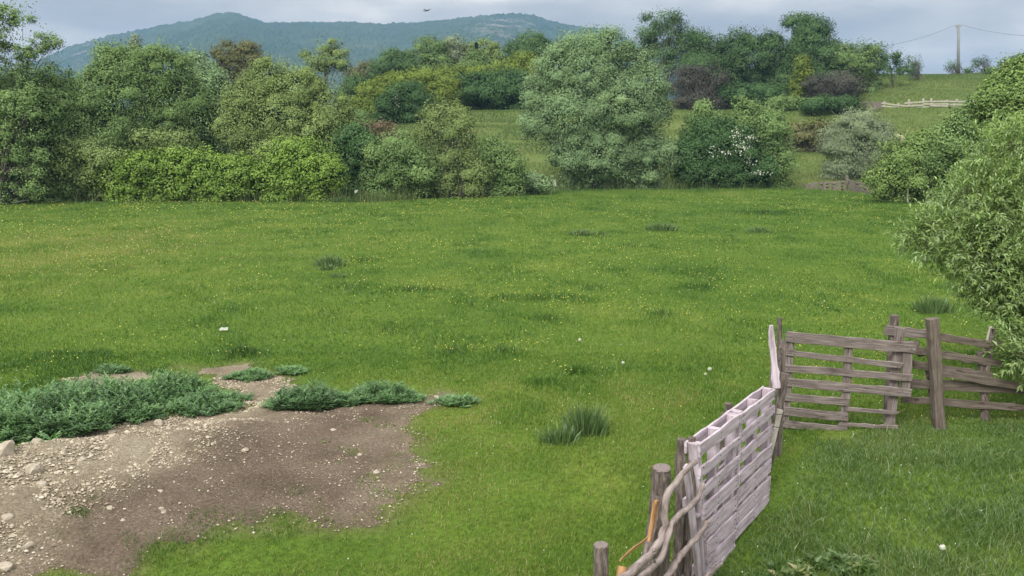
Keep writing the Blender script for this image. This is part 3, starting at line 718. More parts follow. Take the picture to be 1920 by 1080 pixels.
spruce()

# ------------------------------------------------------------------ near willow (right edge)
def near_willow():
    Yd = 10.6; rg = np.random.default_rng(77)
    b = np.array([7.3, 11.2, hz(7.3, 11.2)])
    t = thing('willow_bush', 'nearest willow bush leaning over the rail fence at the right edge', 'bush', b)
    LB = [(1765, 445, 70, 45, -.1), (1830, 400, 80, 70, .1), (1850, 480, 85, 65, -.3), (1900, 330, 90, 70, .4), (1960, 420, 130, 120, 0), (1940, 540, 90, 80, -.5), (1985, 610, 90, 90, -.6), (1925, 660, 34, 30, -1.2),
          (2060, 400, 140, 140, .3), (1860, 540, 50, 40, -.2), (2080, 560, 120, 120, .2), (1730, 440, 34, 20, 0), (1905, 270, 60, 30, .4), (1908, 650, 34, 34, -.9), (1890, 590, 40, 30, -.6), (1922, 690, 34, 30, -1.0)]
    P = []; A = []; ct = []
    lobes = []
    for (px, py, rx, ry, dy) in LB:
        c = at(px, py, Yd + dy); r = np.array([rx, math.sqrt(rx * ry) * .85, ry]) * (Yd + dy) / FPX; lobes.append((c, r))
        n = int(265 * r[0] * r[2] / .25) + 30
        d = rand_dirs(n, rg); q = (.42 + .58 * rg.random(n) ** .6) * (1 + .10 * rg.normal(size=n))
        P.append(c + d * r * q[:, None]); a = d * .8 + np.array([-.1, -.1, .5]) + rg.normal(0, .45, (n, 3)); A.append(a); ct.append(rg.normal(0, .12, n))
    P = np.concatenate(P); A = np.concatenate(A); ct = np.concatenate(ct)
    A /= np.linalg.norm(A, axis=1, keepdims=True)
    keep = P[:, 2] > .25; P = P[keep]; A = A[keep]; ct = ct[keep]
    ns = len(P); nl = 13
    sl = rg.uniform(.14, .30, ns)
    ref = rg.normal(size=(ns, 3)); E1 = np.cross(A, ref); E1 /= np.linalg.norm(E1, axis=1, keepdims=True); E2 = np.cross(A, E1)
    Vs = []; Fs = []; Ts = []; n0 = 0
    for k in range(nl):
        f = k / (nl - 1); ang = k * 2.4 + rg.random(ns) * .5
        rad = np.cos(ang)[:, None] * E1 + np.sin(ang)[:, None] * E2
        base = P + A * (sl * f)[:, None]
        dr = A * (.45 + .75 * f) + rad * (1.0 - .55 * f) + rg.normal(0, .12, (ns, 3)) + np.array([0, 0, -.08])
        ln = rg.uniform(.042, .112, ns) * (1 - .35 * abs(f - .45)); V, F = leaf_fold(base, dr, A * .6 + np.array([0, 0, .8]), ln, ln * rg.uniform(.24, .34, ns), .2)
        Vs.append(V); Fs.append(F + n0); n0 += len(V)
        Ts.append(np.repeat(np.clip(.42 + .16 * f + ct + rg.normal(0, .13, ns), 0, 1), 5))
    build('crown', np.concatenate(Vs), np.concatenate(Fs), LM['near'], t, tint=np.concatenate(Ts))
    # twigs
    w = E1 * .0022
    tv = np.stack([P - A * .12 - w, P - A * .12 + w, P + A * sl[:, None]], 1).reshape(-1, 3)
    build('twigs', tv, np.arange(ns * 3).reshape(-1, 3), LM['rust'], t, tint=np.full(ns * 3, .35))
    tips = [l[0] + (rand_dirs(1, rg)[0] * l[1] * .7) for l in lobes for _ in range(4)]
    mb = limbs(b, tips, .09, rg)
    for (x0, y0, x1, y1) in ((1925, 640, 1850, 560), (1930, 600, 1840, 520), (1945, 660, 1872, 600), (1960, 620, 1880, 565), (1940, 690, 1890, 620)):
        p0 = at(x0, y0, Yd); p1 = at(x1, y1, Yd - .2)
        tube(mb, spline([p0 + [.4, .2, -.3], p0, (p0 + p1) / 2 + [0, 0, -.04], p1], 9), [.016, .004], 5, .05, 3, cap=False)
    mb.out('trunk', TRUNK, t, smooth=True)
near_willow()

# ------------------------------------------------------------------ grass
def blades(N, dens_pow, d0, d1, rg, halfw, margin):
    d = np.linspace(d0, d1, 4000); w = d ** (-dens_pow) * (halfw * d + margin); cdf = np.cumsum(w); cdf /= cdf[-1]
    dd = np.interp(rg.random(N), cdf, d); x = (rg.random(N) * 2 - 1) * (halfw * dd + margin)
    return x, dd

FN = unit(np.array([.823, -.566, 0]))          # fence normal, to the pen side
def pen_side(x, y): return ((x - 1.346) * FN[0] + (y - 6.09) * FN[1] > 0) & (y < 9.55)

TUFTS = [(470, 912, .16), (570, 918, .16), (370, 930, .16), (745, 865, .28), (660, 850, .2), (260, 1056, .12), (620, 985, .22), (480, 968, .3), (410, 970, .25), (150, 965, .12), (300, 1045, .2), (700, 795, .3), (440, 880, .08), (330, 880, .08),
         (560, 870, .1), (610, 830, .1), (690, 900, .2), (720, 930, .2), (540, 990, .2), (350, 1010, .2), (240, 1010, .12), (500, 900, .08), (640, 870, .1), (590, 940, .12), (730, 870, .15), (690, 820, .2), (640, 800, .12), (770, 820, .25), (440, 930, .1), (180, 940, .1), (395, 1000, .25), (560, 1000, .3), (700, 975, .3), (1060, 560, .45), (1010, 560, .5), (950, 560, .4), (1090, 565, .35), (1025, 600, .45), (770, 545, .4), (800, 545, .35), (680, 490, .35), (460, 665, .35), (945, 660, .25), (1010, 720, .25), (860, 660, .2), (1310, 540, .5), (1240, 590, .3), (1430, 400, 1.2), (880, 460, .5), (1480, 660, .2), (1080, 700, .2)]
TW = [(ground_at(p, q), r) for p, q, r in TUFTS]

def make_blades(x, y, h, wid, tint, name, mat, label, cat, rg, seg2, lean=.5):
    n = len(x); z = ht(x, y) - .006
    a = rg.random(n) * 6.283; lean_ = h * rg.uniform(.1, lean * 2, n)
    L = np.stack([np.cos(a) * lean_, np.sin(a) * lean_, np.zeros(n)], 1)
    b2 = rg.random(n) * 6.283; W = np.stack([np.cos(b2), np.sin(b2), np.zeros(n)], 1) * (wid / 2)[:, None]
    B = np.stack([x, y, z], 1); Hh = np.stack([0 * h, 0 * h, h], 1)
    if seg2:
        V = np.stack([B - W, B + W, B + Hh * .6 + L * .35 + W * .8, B + Hh * .6 + L * .35 - W * .8, B + Hh + L], 1).reshape(-1, 3)
        i = np.arange(n)[:, None] * 5
        F = [i + np.array([[0, 1, 2, 3]]), i + np.array([[3, 2, 4]])]; k = 5
    else:
        V = np.stack([B - W, B + W, B + Hh + L], 1).reshape(-1, 3); F = [np.arange(n * 3).reshape(-1, 3)]; k = 3
    o = build(name, V, F, mat, tint=np.repeat(np.clip(tint, 0, 1), k))
    return tag(o, label, cat, kind='stuff')

rg = np.random.default_rng(3)
def field_tint(x, y, n):
    big = fbm(x * .16 + 3, y * .10, 201) - .5; mid = fbm(x * .7, y * .45, 205) - .5; fine = fbm(x * 3.1, y * 3.1, 207) - .5
    strk = fbm(x * .35 + 9, y * 1.1, 209) - .5
    return .54 + .55 * big + .32 * mid + .38 * fine + .30 * strk - .22 * np.exp(-((x + 4) / 5) ** 2 - ((y - 13.5) / 3.5) ** 2) + rg.normal(0, .15, n)

def field_grass(N, d0, d1, p, seg2, name, wbase):
    x, y = blades(N, p, d0, d1, rg, .64, 2.2)
    n = len(x); dm = dirt_mask(x, y); tuft = np.zeros(n)
    for (g, r) in TW:
        tuft = np.maximum(tuft, np.exp(-(((x - g[0]) / r) ** 2 + ((y - g[1]) / (r * .8)) ** 2) * 1.2))
    bare = sst(.42, .62, fbm(x * 1.3, y * 1.3, 222)) * ((y < 9.5) & (x < 1.2))
    near_d = np.zeros(n); sel = (y < 13) & (x < 2)
    dn0 = dirt_near(x, y); ragged = sst(.5, .66, fbm(x * 2.4, y * 2.4, 251))
    cl_ = .5 + 2.0 * (fbm(x * 4.2, y * 4.2, 261, 3) - .5) + rg.normal(0, .12, n)
    keep = (cl_ > dm * 1.30 - .18 - tuft * 1.3 + np.where(dm < .02, -9, 0)) & (rg.random(n) > .5 * dn0 * sst(.45, .6, fbm(x * 1.9, y * 1.9, 252))) & (rg.random(n) > .45 * bare) & (y < edge_y(x) + .4)
    pen = pen_side(x, y)
    keep &= ~pen
    x, y, tuft, dm = x[keep], y[keep], tuft[keep], dm[keep]; n = len(x)
    patch = fbm(x * 1.1, y * .8, 231)
    h = (.028 + .035 * rg.random(n)) * (1 + np.where(y < 9.5, .7, 1.9) * tuft) * (.8 + .55 * sst(.48, .78, patch)) * (1 - .3 * dm)
    h *= 1 + .012 * np.maximum(y - 8, 0)
    tint = field_tint(x, y, n) - np.where(y < 9.5, .12, .38) * tuft - .16 * sst(.52, .72, patch)
    dn = dirt_near(x, y); tint += .30 * dn * (fbm(x * 1.2, y * 1.2, 241) > .38) * rg.random(n); h *= 1 - .25 * dn
    tint += .3 * np.exp(-((x + 14) / 8) ** 2 - ((y - 27) / 9) ** 2)
    wdt = wbase * (np.maximum(y, 6) / 6) ** .85 * rg.uniform(.7, 1.3, n)
    make_blades(x, y, h, wdt, tint, name, LM['grass'], 'short grazed meadow grass ' + ('close to the fence' if seg2 else 'stretching to the tree line'), 'grass', rg, seg2)

field_grass(430000, 4.2, 13, 1.45, True, 'near_grass', .0052)
field_grass(520000, 13, 57.5, 1.5, False, 'meadow_grass', .0065)

def pen_grass():
    n = 260000; x = rg.uniform(.4, 9.5, n); y = rg.uniform(3.6, 9.9, n)
    k = pen_side(x, y) | ((y > 9.3) & (y < 9.9) & (x > 3.1)); x, y = x[k], y[k]; n = len(x)
    p = fbm(x * 1.4, y * 1.4, 301)
    k = rg.random(n) < (.5 + .9 * p); x, y, p = x[k], y[k], p[k]; n = len(x)
    h = (.035 + .060 * rg.random(n)) * (.75 + .7 * sst(.3, .75, p)); long = rg.random(n) > .985; h = np.where(long, h * 1.9, h)
    fd_ = (x - 1.346) * FN[0] + (y - 6.09) * FN[1]; h *= .35 + .65 * sst(.05, .5, fd_)
    dk = np.exp(-((x - 3.25) / .35) ** 2 - ((y - 9.0) / .5) ** 2); h *= (1 + 1.2 * dk) * (1 - .45 * sst(7.8, 8.9, y))
    tint = .52 + .4 * (fbm(x * .8, y * .8, 305) - .5) + .3 * (fbm(x * 4, y * 4, 306) - .5) + rg.normal(0, .15, n) + .25 * long - .4 * dk + .15 * sst(5, 8, x)
    make_blades(x, y, h, .006 * rg.uniform(.7, 1.4, n), tint, 'pen_grass', LM['pen'], 'longer lush grass inside the fenced corner', 'grass', rg, True, .65)
pen_grass()

def hill_grass():
    n = 420000
    x, y = blades(n, 1.0, 57, 140, rg, .66, 3)
    k = y > edge_y(x) + 3.2; x, y = x[k], y[k]; n = len(x)
    p = fbm(x * .25, y * .25, 401)
    ph = (y + 3.2 * fbm(x * .06, y * .03, 14) + .05 * x) / 7.5; tr = ph - np.floor(ph); bank = np.exp(-((tr - .12) / .16) ** 2) * (1 - sst(.12, .25, x / y)) * (.4 + .9 * fbm(x * .15, y * .1, 407))
    h = (.09 + .13 * rg.random(n)) * (.5 + 1. * p) * (1 + 1.6 * bank)
    tint = .52 - .8 * bank + .9 * (fbm(x * .10, y * .07, 405) - .5) + .4 * (fbm(x * .6, y * .6, 406) - .5) + rg.normal(0, .15, n) + .22 * sst(.3, .45, x / y) * (1 - sst(84, 90, y))
    make_blades(x, y, h, (.014 + .0004 * y) * rg.uniform(.6, 1.4, n), tint, 'hill_grass', LM['hillgrass'], 'tall yellowing grass on the terraced hillside', 'grass', rg, False)
hill_grass()

def reeds():
    n = 15000; x = rg.uniform(-27, 22, n); y = edge_y(x) + rg.uniform(-.15, 2.4, n)
    p = fbm(x * .55, y * .55, 411); k = rg.random(n) < sst(.38, .62, p) * np.where((x > -18) & (x < 6), 1, .35); x, y, p = x[k], y[k], p[k]; n = len(x)
    h = rg.uniform(.25, .75, n) * (.5 + p) + .1
    make_blades(x, y, h, .035 * rg.uniform(.6, 1.3, n), rg.beta(2, 2.4, n), 'reeds', LM['reed'], 'rough reeds and tall grass along the ditch at the meadow edge', 'reeds', rg, False, .2)
reeds()

def flowers():
    n = 15000; x, y = blades(n, 1.0, 9.5, 48, rg, .62, 2)
    p = fbm(x * .35, y * .22, 421); q = fbm(x * 1.5, y * 1.1, 425)
    k = (rg.random(n) < sst(.42, .68, p) * (.25 + sst(.4, .65, q)) + .05 + .4 * np.exp(-((x + 12) / 8) ** 2 - ((y - 27) / 9) ** 2)) & (y < edge_y(x) - .5) & (dirt_mask(x, y) < .1)
    x, y = x[k], y[k]
    for (g, r) in TW:
        if g[1] > 11.5: x = np.append(x, g[0] + rg.normal(0, r * 1.3, 22)); y = np.append(y, g[1] + rg.normal(0, r, 22))
    n = len(x); z = ht(x, y) + rg.uniform(.06, .13, n)
    s = (.008 + .0008 * y) * rg.uniform(.5, 1.1, n); P = np.stack([x, y, z], 1)
    N = rg.normal(0, .35, (n, 3)) + np.array([0, -.35, 1]); N /= np.linalg.norm(N, axis=1, keepdims=True)
    A = np.cross(N, rg.normal(size=(n, 3))); A /= np.linalg.norm(A, axis=1, keepdims=True); B = np.cross(N, A)
    V = []
    for j in range(6):
        a = j / 6 * 6.283; V.append(P + (A * math.cos(a) + B * math.sin(a)) * (s * (.55 if j % 2 else .5))[:, None] + N * (s * .15)[:, None] * (j % 2))
    V = np.stack(V, 1).reshape(-1, 3)
    o = build('buttercups', V, np.arange(n * 6).reshape(-1, 6), LM['flower'], tint=np.repeat(rg.random(n), 6))
    tag(o, 'scattered yellow buttercups over the open meadow', 'flowers', kind='stuff')
    n = 420; x, y = blades(n, 1.3, 4.8, 34, rg, .6, 1); k = dirt_mask(x, y) < .3; x, y = x[k], y[k]; n = len(x)
    z = ht(x, y) + rg.uniform(.04, .09, n) + .06 * pen_side(x, y); P = np.stack([x, y, z], 1); s = .007 + .0004 * y
    V = np.stack([P + np.stack([s * math.cos(j / 5 * 6.283) * .5, s * math.sin(j / 5 * 6.283) * .5 - 0 * s, s * .3 * math.sin(j / 5 * 6.283)], 1) for j in range(5)], 1).reshape(-1, 3)
    o = build('daisies', V, np.arange(n * 5).reshape(-1, 5), LM['white'], tint=np.repeat(rg.random(n), 5))
    tag(o, 'tiny white daisies sprinkled through the grass', 'flowers', kind='stuff')
flowers()

# ------------------------------------------------------------------ rush tufts, weeds, flowers as things
def rush(px, py, wpx, hpx, label, nb=260):
    g = ground_at(px, py); k = g[1] / FPX; rg = np.random.default_rng(int(px * 7 + py))
    rx = wpx * k / 2; H = hpx * k
    x = g[0] + np.clip(rg.normal(0, .42, nb), -.8, .8) * rx; y = g[1] + np.clip(rg.normal(0, 1, nb), -1.7, 1.7) * max(rx * .3, .08); z = ht(x, y)
    h = H * rg.uniform(.45, 1.1, nb) * np.exp(-((x - g[0]) / rx) ** 2 * .6)
    out = np.stack([x - g[0], y - g[1], 0 * x], 1) * .35 + rg.normal(0, .16, (nb, 3)) * h[:, None]; out[:, 2] = 0
    wv = rg.normal(size=(nb, 3)); wv[:, 2] = 0; wv /= np.linalg.norm(wv, axis=1, keepdims=True); wv *= (.0035 + .0005 * g[1])
    B = np.stack([x, y, z - .01], 1); Hh = np.stack([0 * h, 0 * h, h], 1)
    V = np.stack([B - wv, B + wv, B + Hh * .6 + out * .4 + wv * .7, B + Hh * .6 + out * .4 - wv * .7, B + Hh + out], 1).reshape(-1, 3)
    i = np.arange(nb)[:, None] * 5
    o = build('rush_tuft', V, [i + np.array([[0, 1, 2, 3]]), i + np.array([[3, 2, 4]])], LM['rush'], tint=np.repeat(np.clip(rg.normal(.45, .2, nb), 0, 1), 5), origin=g)
    tag(o, label, 'rush tuft', 'rush tufts in the meadow')
rush(1240, 432, 62, 17, 'dark rush tuft standing alone in the far right of the meadow', 300)
rush(1090, 441, 66, 12, 'low faint rush tuft left of the dark far tuft', 200)
rush(1128, 440, 20, 9, 'tiny rush tuft just beside the low faint tuft', 70)
rush(1422, 436, 50, 13, 'pale thin rush tuft at the far right of the meadow', 150)
rush(620, 498, 66, 22, 'rush tuft in the left middle of the meadow', 260)
rush(612, 506, 40, 14, 'smaller rush tuft in front of the left middle tuft', 110)
rush(632, 520, 40, 12, 'sparse low rushes below the left middle tuft', 50)
rush(1750, 585, 80, 34, 'broad dark rush tuft beside the nearest willow bush', 380)
rush(1098, 812, 92, 62, 'tall near rush tuft left of the whitewashed fence', 420)
rush(1050, 828, 90, 34, 'low spreading rush tuft beside the tall near tuft', 260)
rush(640, 378, 70, 12, 'dark rushes at the meadow edge below the domed bush', 220)
rush(845, 370, 60, 14, 'rushes at the meadow edge under the scraggy willow', 200)

def weed(px, py, wpx, hpx, label, n=90, name='thistle_clump', mat='thistle', cat='weed', jag=True):
    g = ground_at(px, py); k = np.linalg.norm(g - [0, 0, CAMZ]) / FPX; rg = np.random.default_rng(int(px * 3 + py))
    rx = wpx * k / 2; H = hpx * k; ry = max(.55 * rx, .12)
    a = rg.random(n) * 6.283; q = np.sqrt(rg.random(n))
    q = np.where(rg.random(n) < .15, q * rg.uniform(1., 1.45, n), q); x = g[0] + rx * q * np.cos(a) * .85; y = g[1] + ry * q * np.sin(a); z = ht(x, y)
    Vs = []; Fs = []; Ts = []; n0 = 0
    hh = H * rg.uniform(.3, 1.15, n) * (.55 + .9 * fbm(x * 5, y * 5, 88)) * np.maximum(.25, 1 - q ** 2 * .6); dirn = np.stack([np.cos(a) * q * .55, np.sin(a) * q * .55, np.ones(n)], 1) + rg.normal(0, .22, (n, 3)); dirn /= np.linalg.norm(dirn, axis=1, keepdims=True)
    B = np.stack([x, y, z], 1); ct = rg.normal(0, .12, n)
    for j in range(11):
        f = .15 + .85 * (j + rg.random(n)) / 11; an = j * 2.4 + rg.random(n) * 1.2
        rad = np.stack([np.cos(an), np.sin(an), .55 - .5 * (1 - f)], 1)
        ln = (.075 + .15 * rg.random(n)) * (1.1 - .5 * f) * (.6 + H)
        base = B + dirn * (hh * f)[:, None]
        ax = rad + dirn * (.3 + .5 * f)[:, None]; ax /= np.linalg.norm(ax, axis=1, keepdims=True)
        V, F = leaf_fold(base, ax, np.array([[0, 0, 1.]]) + rg.normal(0, .3, (n, 3)), ln, ln * (.20 if jag else .5), .25)
        Vs.append(V); Fs.append(F + n0); n0 += len(V); tt = np.clip(.40 + ct + .22 * f + .5 * (vnoise(x * 3, y * 3, 89) - .5) + rg.normal(0, .16, n), 0, 1); Ts.append(np.repeat(tt, 5))
        if jag:
            side = np.cross(ax, np.array([0, 0, 1.]))
            for s_ in (-1, 1):
                for ff in (.3, .55, .78):
                    V, F = leaf_fold(base + ax * (ln * ff)[:, None], side * s_ + ax * .7, np.array([[0, 0, 1.]]) + rg.normal(0, .25, (n, 3)), ln * .42 * (1.1 - .5 * ff), ln * .10, .2)
                    Vs.append(V); Fs.append(F + n0); n0 += len(V); Ts.append(np.repeat(tt, 5))
    o = build(name, np.concatenate(Vs), np.concatenate(Fs), LM[mat], tint=np.concatenate(Ts), origin=g)
    return tag(o, label, cat)
def wl(px, pbase, w, h, label, n): return weed(px, pbase, w * 1.05, h * .72, label, int(n * 1.1))
wl(60, 805, 250, 95, 'largest blue green thistle clump at the left edge behind the gravel mound', 330)
wl(195, 770, 190, 72, 'bushy blue green thistle clump second from the left edge', 240)
wl(-60, 800, 160, 90, 'blue green thistle clump cut off by the left edge', 140)
wl(315, 748, 140, 62, 'mid green thistle clump below the left bare patch', 170)
wl(385, 770, 110, 40, 'low thistle clump at the edge of the gravel mound top', 130)
wl(575, 764, 125, 58, 'silvery thistle clump in the middle of the mound edge', 170)
wl(715, 752, 110, 40, 'flat silvery thistle clump right of the middle thistle', 120)
wl(470, 710, 68, 20, 'small dark weed patch on the rear bare soil', 60)
wl(212, 700, 50, 16, 'tiny weed tuft on the left bare patch', 34)
wl(855, 756, 75, 17, 'small low weed at the right tip of the soil patch', 50)
wl(545, 700, 50, 12, 'flat weed patch behind the middle thistle', 30)
wl(120, 742, 90, 26, 'low ragged thistle growth behind the largest left clump', 60)
wl(255, 788, 90, 30, 'small ragged thistle clump hanging over the gravel crest', 60)
wl(440, 752, 60, 16, 'sparse weed sprigs right of the low thistle clump', 26)
wl(645, 760, 50, 26, 'small thistle bridging the two silvery clumps', 50)
wl(765, 752, 50, 18, 'straggling thistle tips right of the flat silvery clump', 30)
weed(1580, 1066, 120, 15, 'broad leaved mallow in the grass near the bottom edge', 20, 'mallow_plant', 'pen', 'weed', False)
weed(1480, 1075, 80, 13, 'smaller broad leaved weed close to the whitewashed panel', 12, 'mallow_plant', 'pen', 'weed', False)

def dandelion(px, py, rpx, label, stem=.16):
    g = ground_at(px, py + 6); k = np.linalg.norm(g - [0, 0, CAMZ]) / FPX; r = max(rpx * k * .72, .010); c = np.array([g[0], g[1], g[2] + stem])
    t = thing('dandelion', label, 'flower', g, 'seeding dandelions in the meadow')
    rg = np.random.default_rng(int(px)); n = 90; d = rand_dirs(n, rg)
    V, F = leaf_quads(c + d * r * .8, d, rg.normal(size=(n, 3)), np.full(n, r * .9), np.full(n, r * .6))
    build('flower_head', V, F, LM['white'], t, tint=np.repeat(rg.random(n), 4))
    mb = MB(); tube(mb, [g - [0, 0, .01], (g + c) / 2 + [.01, 0, 0], c], [.0035, .0025], 5); o = mb.out('stem', LM['rush'], t)
dandelion(1087, 650, 5, 'fluffy dandelion clock highest in the open meadow')
dandelion(1168, 695, 5, 'white dandelion head below the highest dandelion clock')
dandelion(1330, 708, 6, 'whitish dandelion nearest to the whitewashed fence')
dandelion(1322, 712, 4, 'small dandelion touching the one nearest the fence', .12)
dandelion(1765, 1046, 8, 'white flower head in the long grass at bottom right', .12)

# ------------------------------------------------------------------ stones
def rock_geo(c, r, rg, sub=2, flat=.65):
    import bmesh
    bm = bmesh.new(); bmesh.ops.create_icosphere(bm, subdivisions=sub, radius=1)
    V = np.array([v.co[:] for v in bm.verts]); F = np.array([[v.index for v in f.verts] for f in bm.faces]); bm.free()
    for _ in range(7):
        d = rand_dirs(1, rg)[0]; off = rg.uniform(.5, .85); s = V @ d; V = V - np.outer(np.maximum(s - off, 0) * .9, d)
    V = V * (1 + .05 * rg.normal(size=(len(V), 1))) * np.array([1, rg.uniform(.7, 1), flat * rg.uniform(.75, 1.2)])
    a = rg.random() * 6.28; ca, sa = math.cos(a), math.sin(a)
    V = V @ np.array([[ca, -sa, 0], [sa, ca, 0], [0, 0, 1]]).T
    return V * r + c, F

def stone(px, py, wpx, label, group=None, name='stone'):
    g = ground_at(px, py); k = np.linalg.norm(g - [0, 0, CAMZ]) / FPX; r = wpx * k / 2
    V, F = rock_geo(g + [0, 0, r * .22], r, np.random.default_rng(int(px * 13 + py)))
    tag(build(name, V, F, STONE, origin=g), label, 'stone', group)
GS = 'pale stones on the gravel mound'
for a in [(12, 852, 46, 'big whitish boulder on the mound crest at the left edge'), (68, 832, 20, 'upright pale stone on the crest beside the thistles'),
          (65, 888, 34, 'long pale flat stone below the left crest'), (460, 847, 17, 'lone white stone in the middle of the brown soil'),
          (462, 776, 16, 'white stone at the thistle gap on the mound top'), (52, 1030, 24, 'white stone low on the mound near the bottom left'),
          (8, 1070, 30, 'grey white rock in the bottom left corner'), (300, 798, 24, 'pale stone with a flat top on the crest under the thistles'),
          (210, 815, 18, 'rounded beige stone on the upper mound slope'), (688, 748, 24, 'pale rubble lump between the two silvery thistles'),
          (818, 748, 16, 'small pale rubble at the right tip of the soil patch'), (80, 912, 22, 'squarish white stone touching the long flat stone'),
          (15, 975, 22, 'rough white stone at the left edge halfway down'), (370, 775, 24, 'whitish stone on the crest by the low thistle')]:
    stone(a[0], a[1], a[2], a[3], GS)
srg = random.Random(4)
for i in range(46):
    px = srg.uniform(0, 330); py = 862 + srg.random() * 150 - px * .08
    if i > 34: px = srg.uniform(330, 760); py = srg.uniform(775, 900)
    stone(px, py, 6 + 9 * srg.random() ** 2, 'small pale stone half sunk in the gravelly soil of the mound', 'small pale stones half sunk in the mound')

def gravel():
    rg = np.random.default_rng(9); n = 190000
    x = rg.uniform(-8, .3, n); y = rg.uniform(4, 11.5, n); k = (dirt_mask(x, y) > .35) & (rg.random(n) < .22 + .9 * stony(x, y) ** 1.3); x, y = x[k], y[k]; n = len(x)
    z = ht(x, y) + .012; s = .003 + .013 * rg.random(n) ** 6 + (.004 + .022 * rg.random(n) ** 4) * stony(x, y) * rg.random(n)
    O = np.array([[1, 0, 0], [0, 1, 0], [-1, 0, 0], [0, -1, 0], [0, 0, .8], [0, 0, -.8]], float)
    V = O[None] * s[:, None, None] * rg.uniform(.6, 1.3, (n, 6, 1)); a = rg.random(n) * 6.28
    ca, sa = np.cos(a)[:, None], np.sin(a)[:, None]
    V = np.stack([V[..., 0] * ca - V[..., 1] * sa, V[..., 0] * sa + V[..., 1] * ca, V[..., 2] * .8], -1) + np.stack([x, y, z], 1)[:, None]
    T = np.array([[0, 1, 4], [1, 2, 4], [2, 3, 4], [3, 0, 4], [1, 0, 5], [2, 1, 5], [3, 2, 5], [0, 3, 5]])
    m = leaf_mat('gravel_pebble', [(0, (.13, .10, .075)), (.5, (.32, .27, .20)), (1, (.52, .47, .38))], 0., .02)
    o = build('gravel', V.reshape(-1, 3), (np.arange(n)[:, None, None] * 6 + T).reshape(-1, 3), m, tint=np.repeat(np.clip(rg.normal(.5, .25, n), 0, 1), 6))
    tag(o, 'loose pale gravel and clods strewn over the mound', 'gravel', kind='stuff')
gravel()

# pale rubble pile beside the silver bush
def rubble():
    b = at(1672, 272, 61); b[2] = hz(b[0], 61)
    t = thing('rubble_pile', 'pale heap of broken stones right of the silver round bush', 'stones', b)
    rg = np.random.default_rng(12)
    for (px, py, w) in ((1688, 262, 16), (1672, 265, 15), (1660, 262, 10), (1680, 258, 10), (1650, 262, 9), (1668, 272, 12), (1698, 268, 10), (1684, 272, 14), (1655, 270, 10)):
        c = at(px, py, 60.5 + rg.normal(0, .4)); V, F = rock_geo(c, w * 61 / FPX * .75, rg, 2, .8); build('rock', V, F, STONE, t)
    for (px, py) in ((1672, 280), (1685, 282), (1660, 280)):
        c = at(px, py, 61); c[2] = hz(c[0], 61) + .1; V, F = rock_geo(c, .75, rg, 2, .9); build('rock', V, F, STONE, t)
rubble()

# ------------------------------------------------------------------ whitewashed fence
FD = unit(np.array([.566, .823, 0]))           # along the fence, away from the camera
F0 = np.array([1.346, 6.09, 0])
FNC = np.array([FN[0], FN[1], 0])               # toward the pen side
UP = np.array([0, 0, 1.])
def fp(s, z, off=0.):
    p = F0 + FD * s + FNC * off; return np.array([p[0], p[1], z])
def fpx(px, py, off=0.):                         # pixel onto the fence plane
    o = np.array([0, 0, CAMZ]); d = ray(px, py); p0 = F0 + FNC * off
    t = np.dot(p0 - o, FNC) / np.dot(d, FNC); return o + d * t

fence = thing('pallet_fence', 'whitewashed pallet fence running toward the camera with rough branch braces', 'fence', fp(.9, 0))
def fpart(mb, name, mat, par=None, label=None, smooth=False):
    o = mb.out(name, mat, par or fence, smooth=smooth)
    if label: o['label'] = label
    return o
def nail_heads(mb, s, z, off):
    q = fp(s, z, off); tube(mb, [q, q + FNC * .003], .0055, 6)
def pallet(s0, s1, ztop, zb, seed, rows, slant=0.):
    p = thing('pallet_panel', None, None, fp((s0 + s1) / 2, 0)); p.parent = fence
    p.location = [float(q) for q in (fp((s0 + s1) / 2, 0) - fp(.9, 0))]
    wl = fp((s0 + s1) / 2, 0)
    def sub(mb, name, mat=WASH):
        V = np.concatenate(mb.V) - wl; U = np.concatenate(mb.U); F = []
        if mb.F4: F.append(np.concatenate(mb.F4))
        if mb.F3: F.append(np.concatenate(mb.F3))
        o = build(name, V, F, mat, uv=U); o.parent = p; return o
    rg = np.random.default_rng(seed)
    for i, (z, w) in enumerate(rows):            # front boards facing the pen
        sl_ = slant * (1 - z / 1.05); mb = MB(); plank(mb, fp(s0 + sl_ + rg.normal(0, .008), z, .05), fp(s1 + rg.normal(0, .008), z + rg.normal(0, .012), .05), UP, w, .021, 8, .003, seed * 20 + i); sub(mb, 'board')
    mb = MB()
    for (z, w) in rows:
        for s in (s0 + slant * (1 - z / 1.05) + .035, (s0 + s1) / 2, s1 - .04):
            nail_heads(mb, s, z + .025 + rg.normal(0, .006), .061); nail_heads(mb, s + rg.normal(0, .008), z - .025, .061)
    sub(mb, 'nails', WIRE)
    for i, (z, w) in enumerate(((ztop - .05, .09), (ztop - .5, .09), (zb + .12, .09))):     # back boards
        mb = MB(); plank(mb, fp(s0, z, -.05), fp(s1, z, -.05), UP, w, .02, 6, .003, seed * 40 + i); sub(mb, 'back_board')
    for i, s in enumerate((s0 + .05, (s0 + s1) / 2, s1 - .05)):   # stringers between the faces
        mb = MB(); plank(mb, fp(s + (slant if i == 0 else 0), zb + .02, 0), fp(s, ztop - .012, 0), FD, .085 if i == 1 else .075, .076, 5, .003, seed * 60 + i); sub(mb, 'stringer')
    for i, z in enumerate((ztop - .3, ztop - .62)):
        mb = MB(); plank(mb, fp(s0 + .1, z, -.005), fp(s1 - .1, z, -.005), FNC, .075, .02, 5, .002, seed * 80 + i); sub(mb, 'cross_board')
ROWS1 = [(.99, .105), (.80, .088), (.625, .092), (.445, .125), (.27, .13), (.105, .135), (-.055, .13), (-.20, .12)]
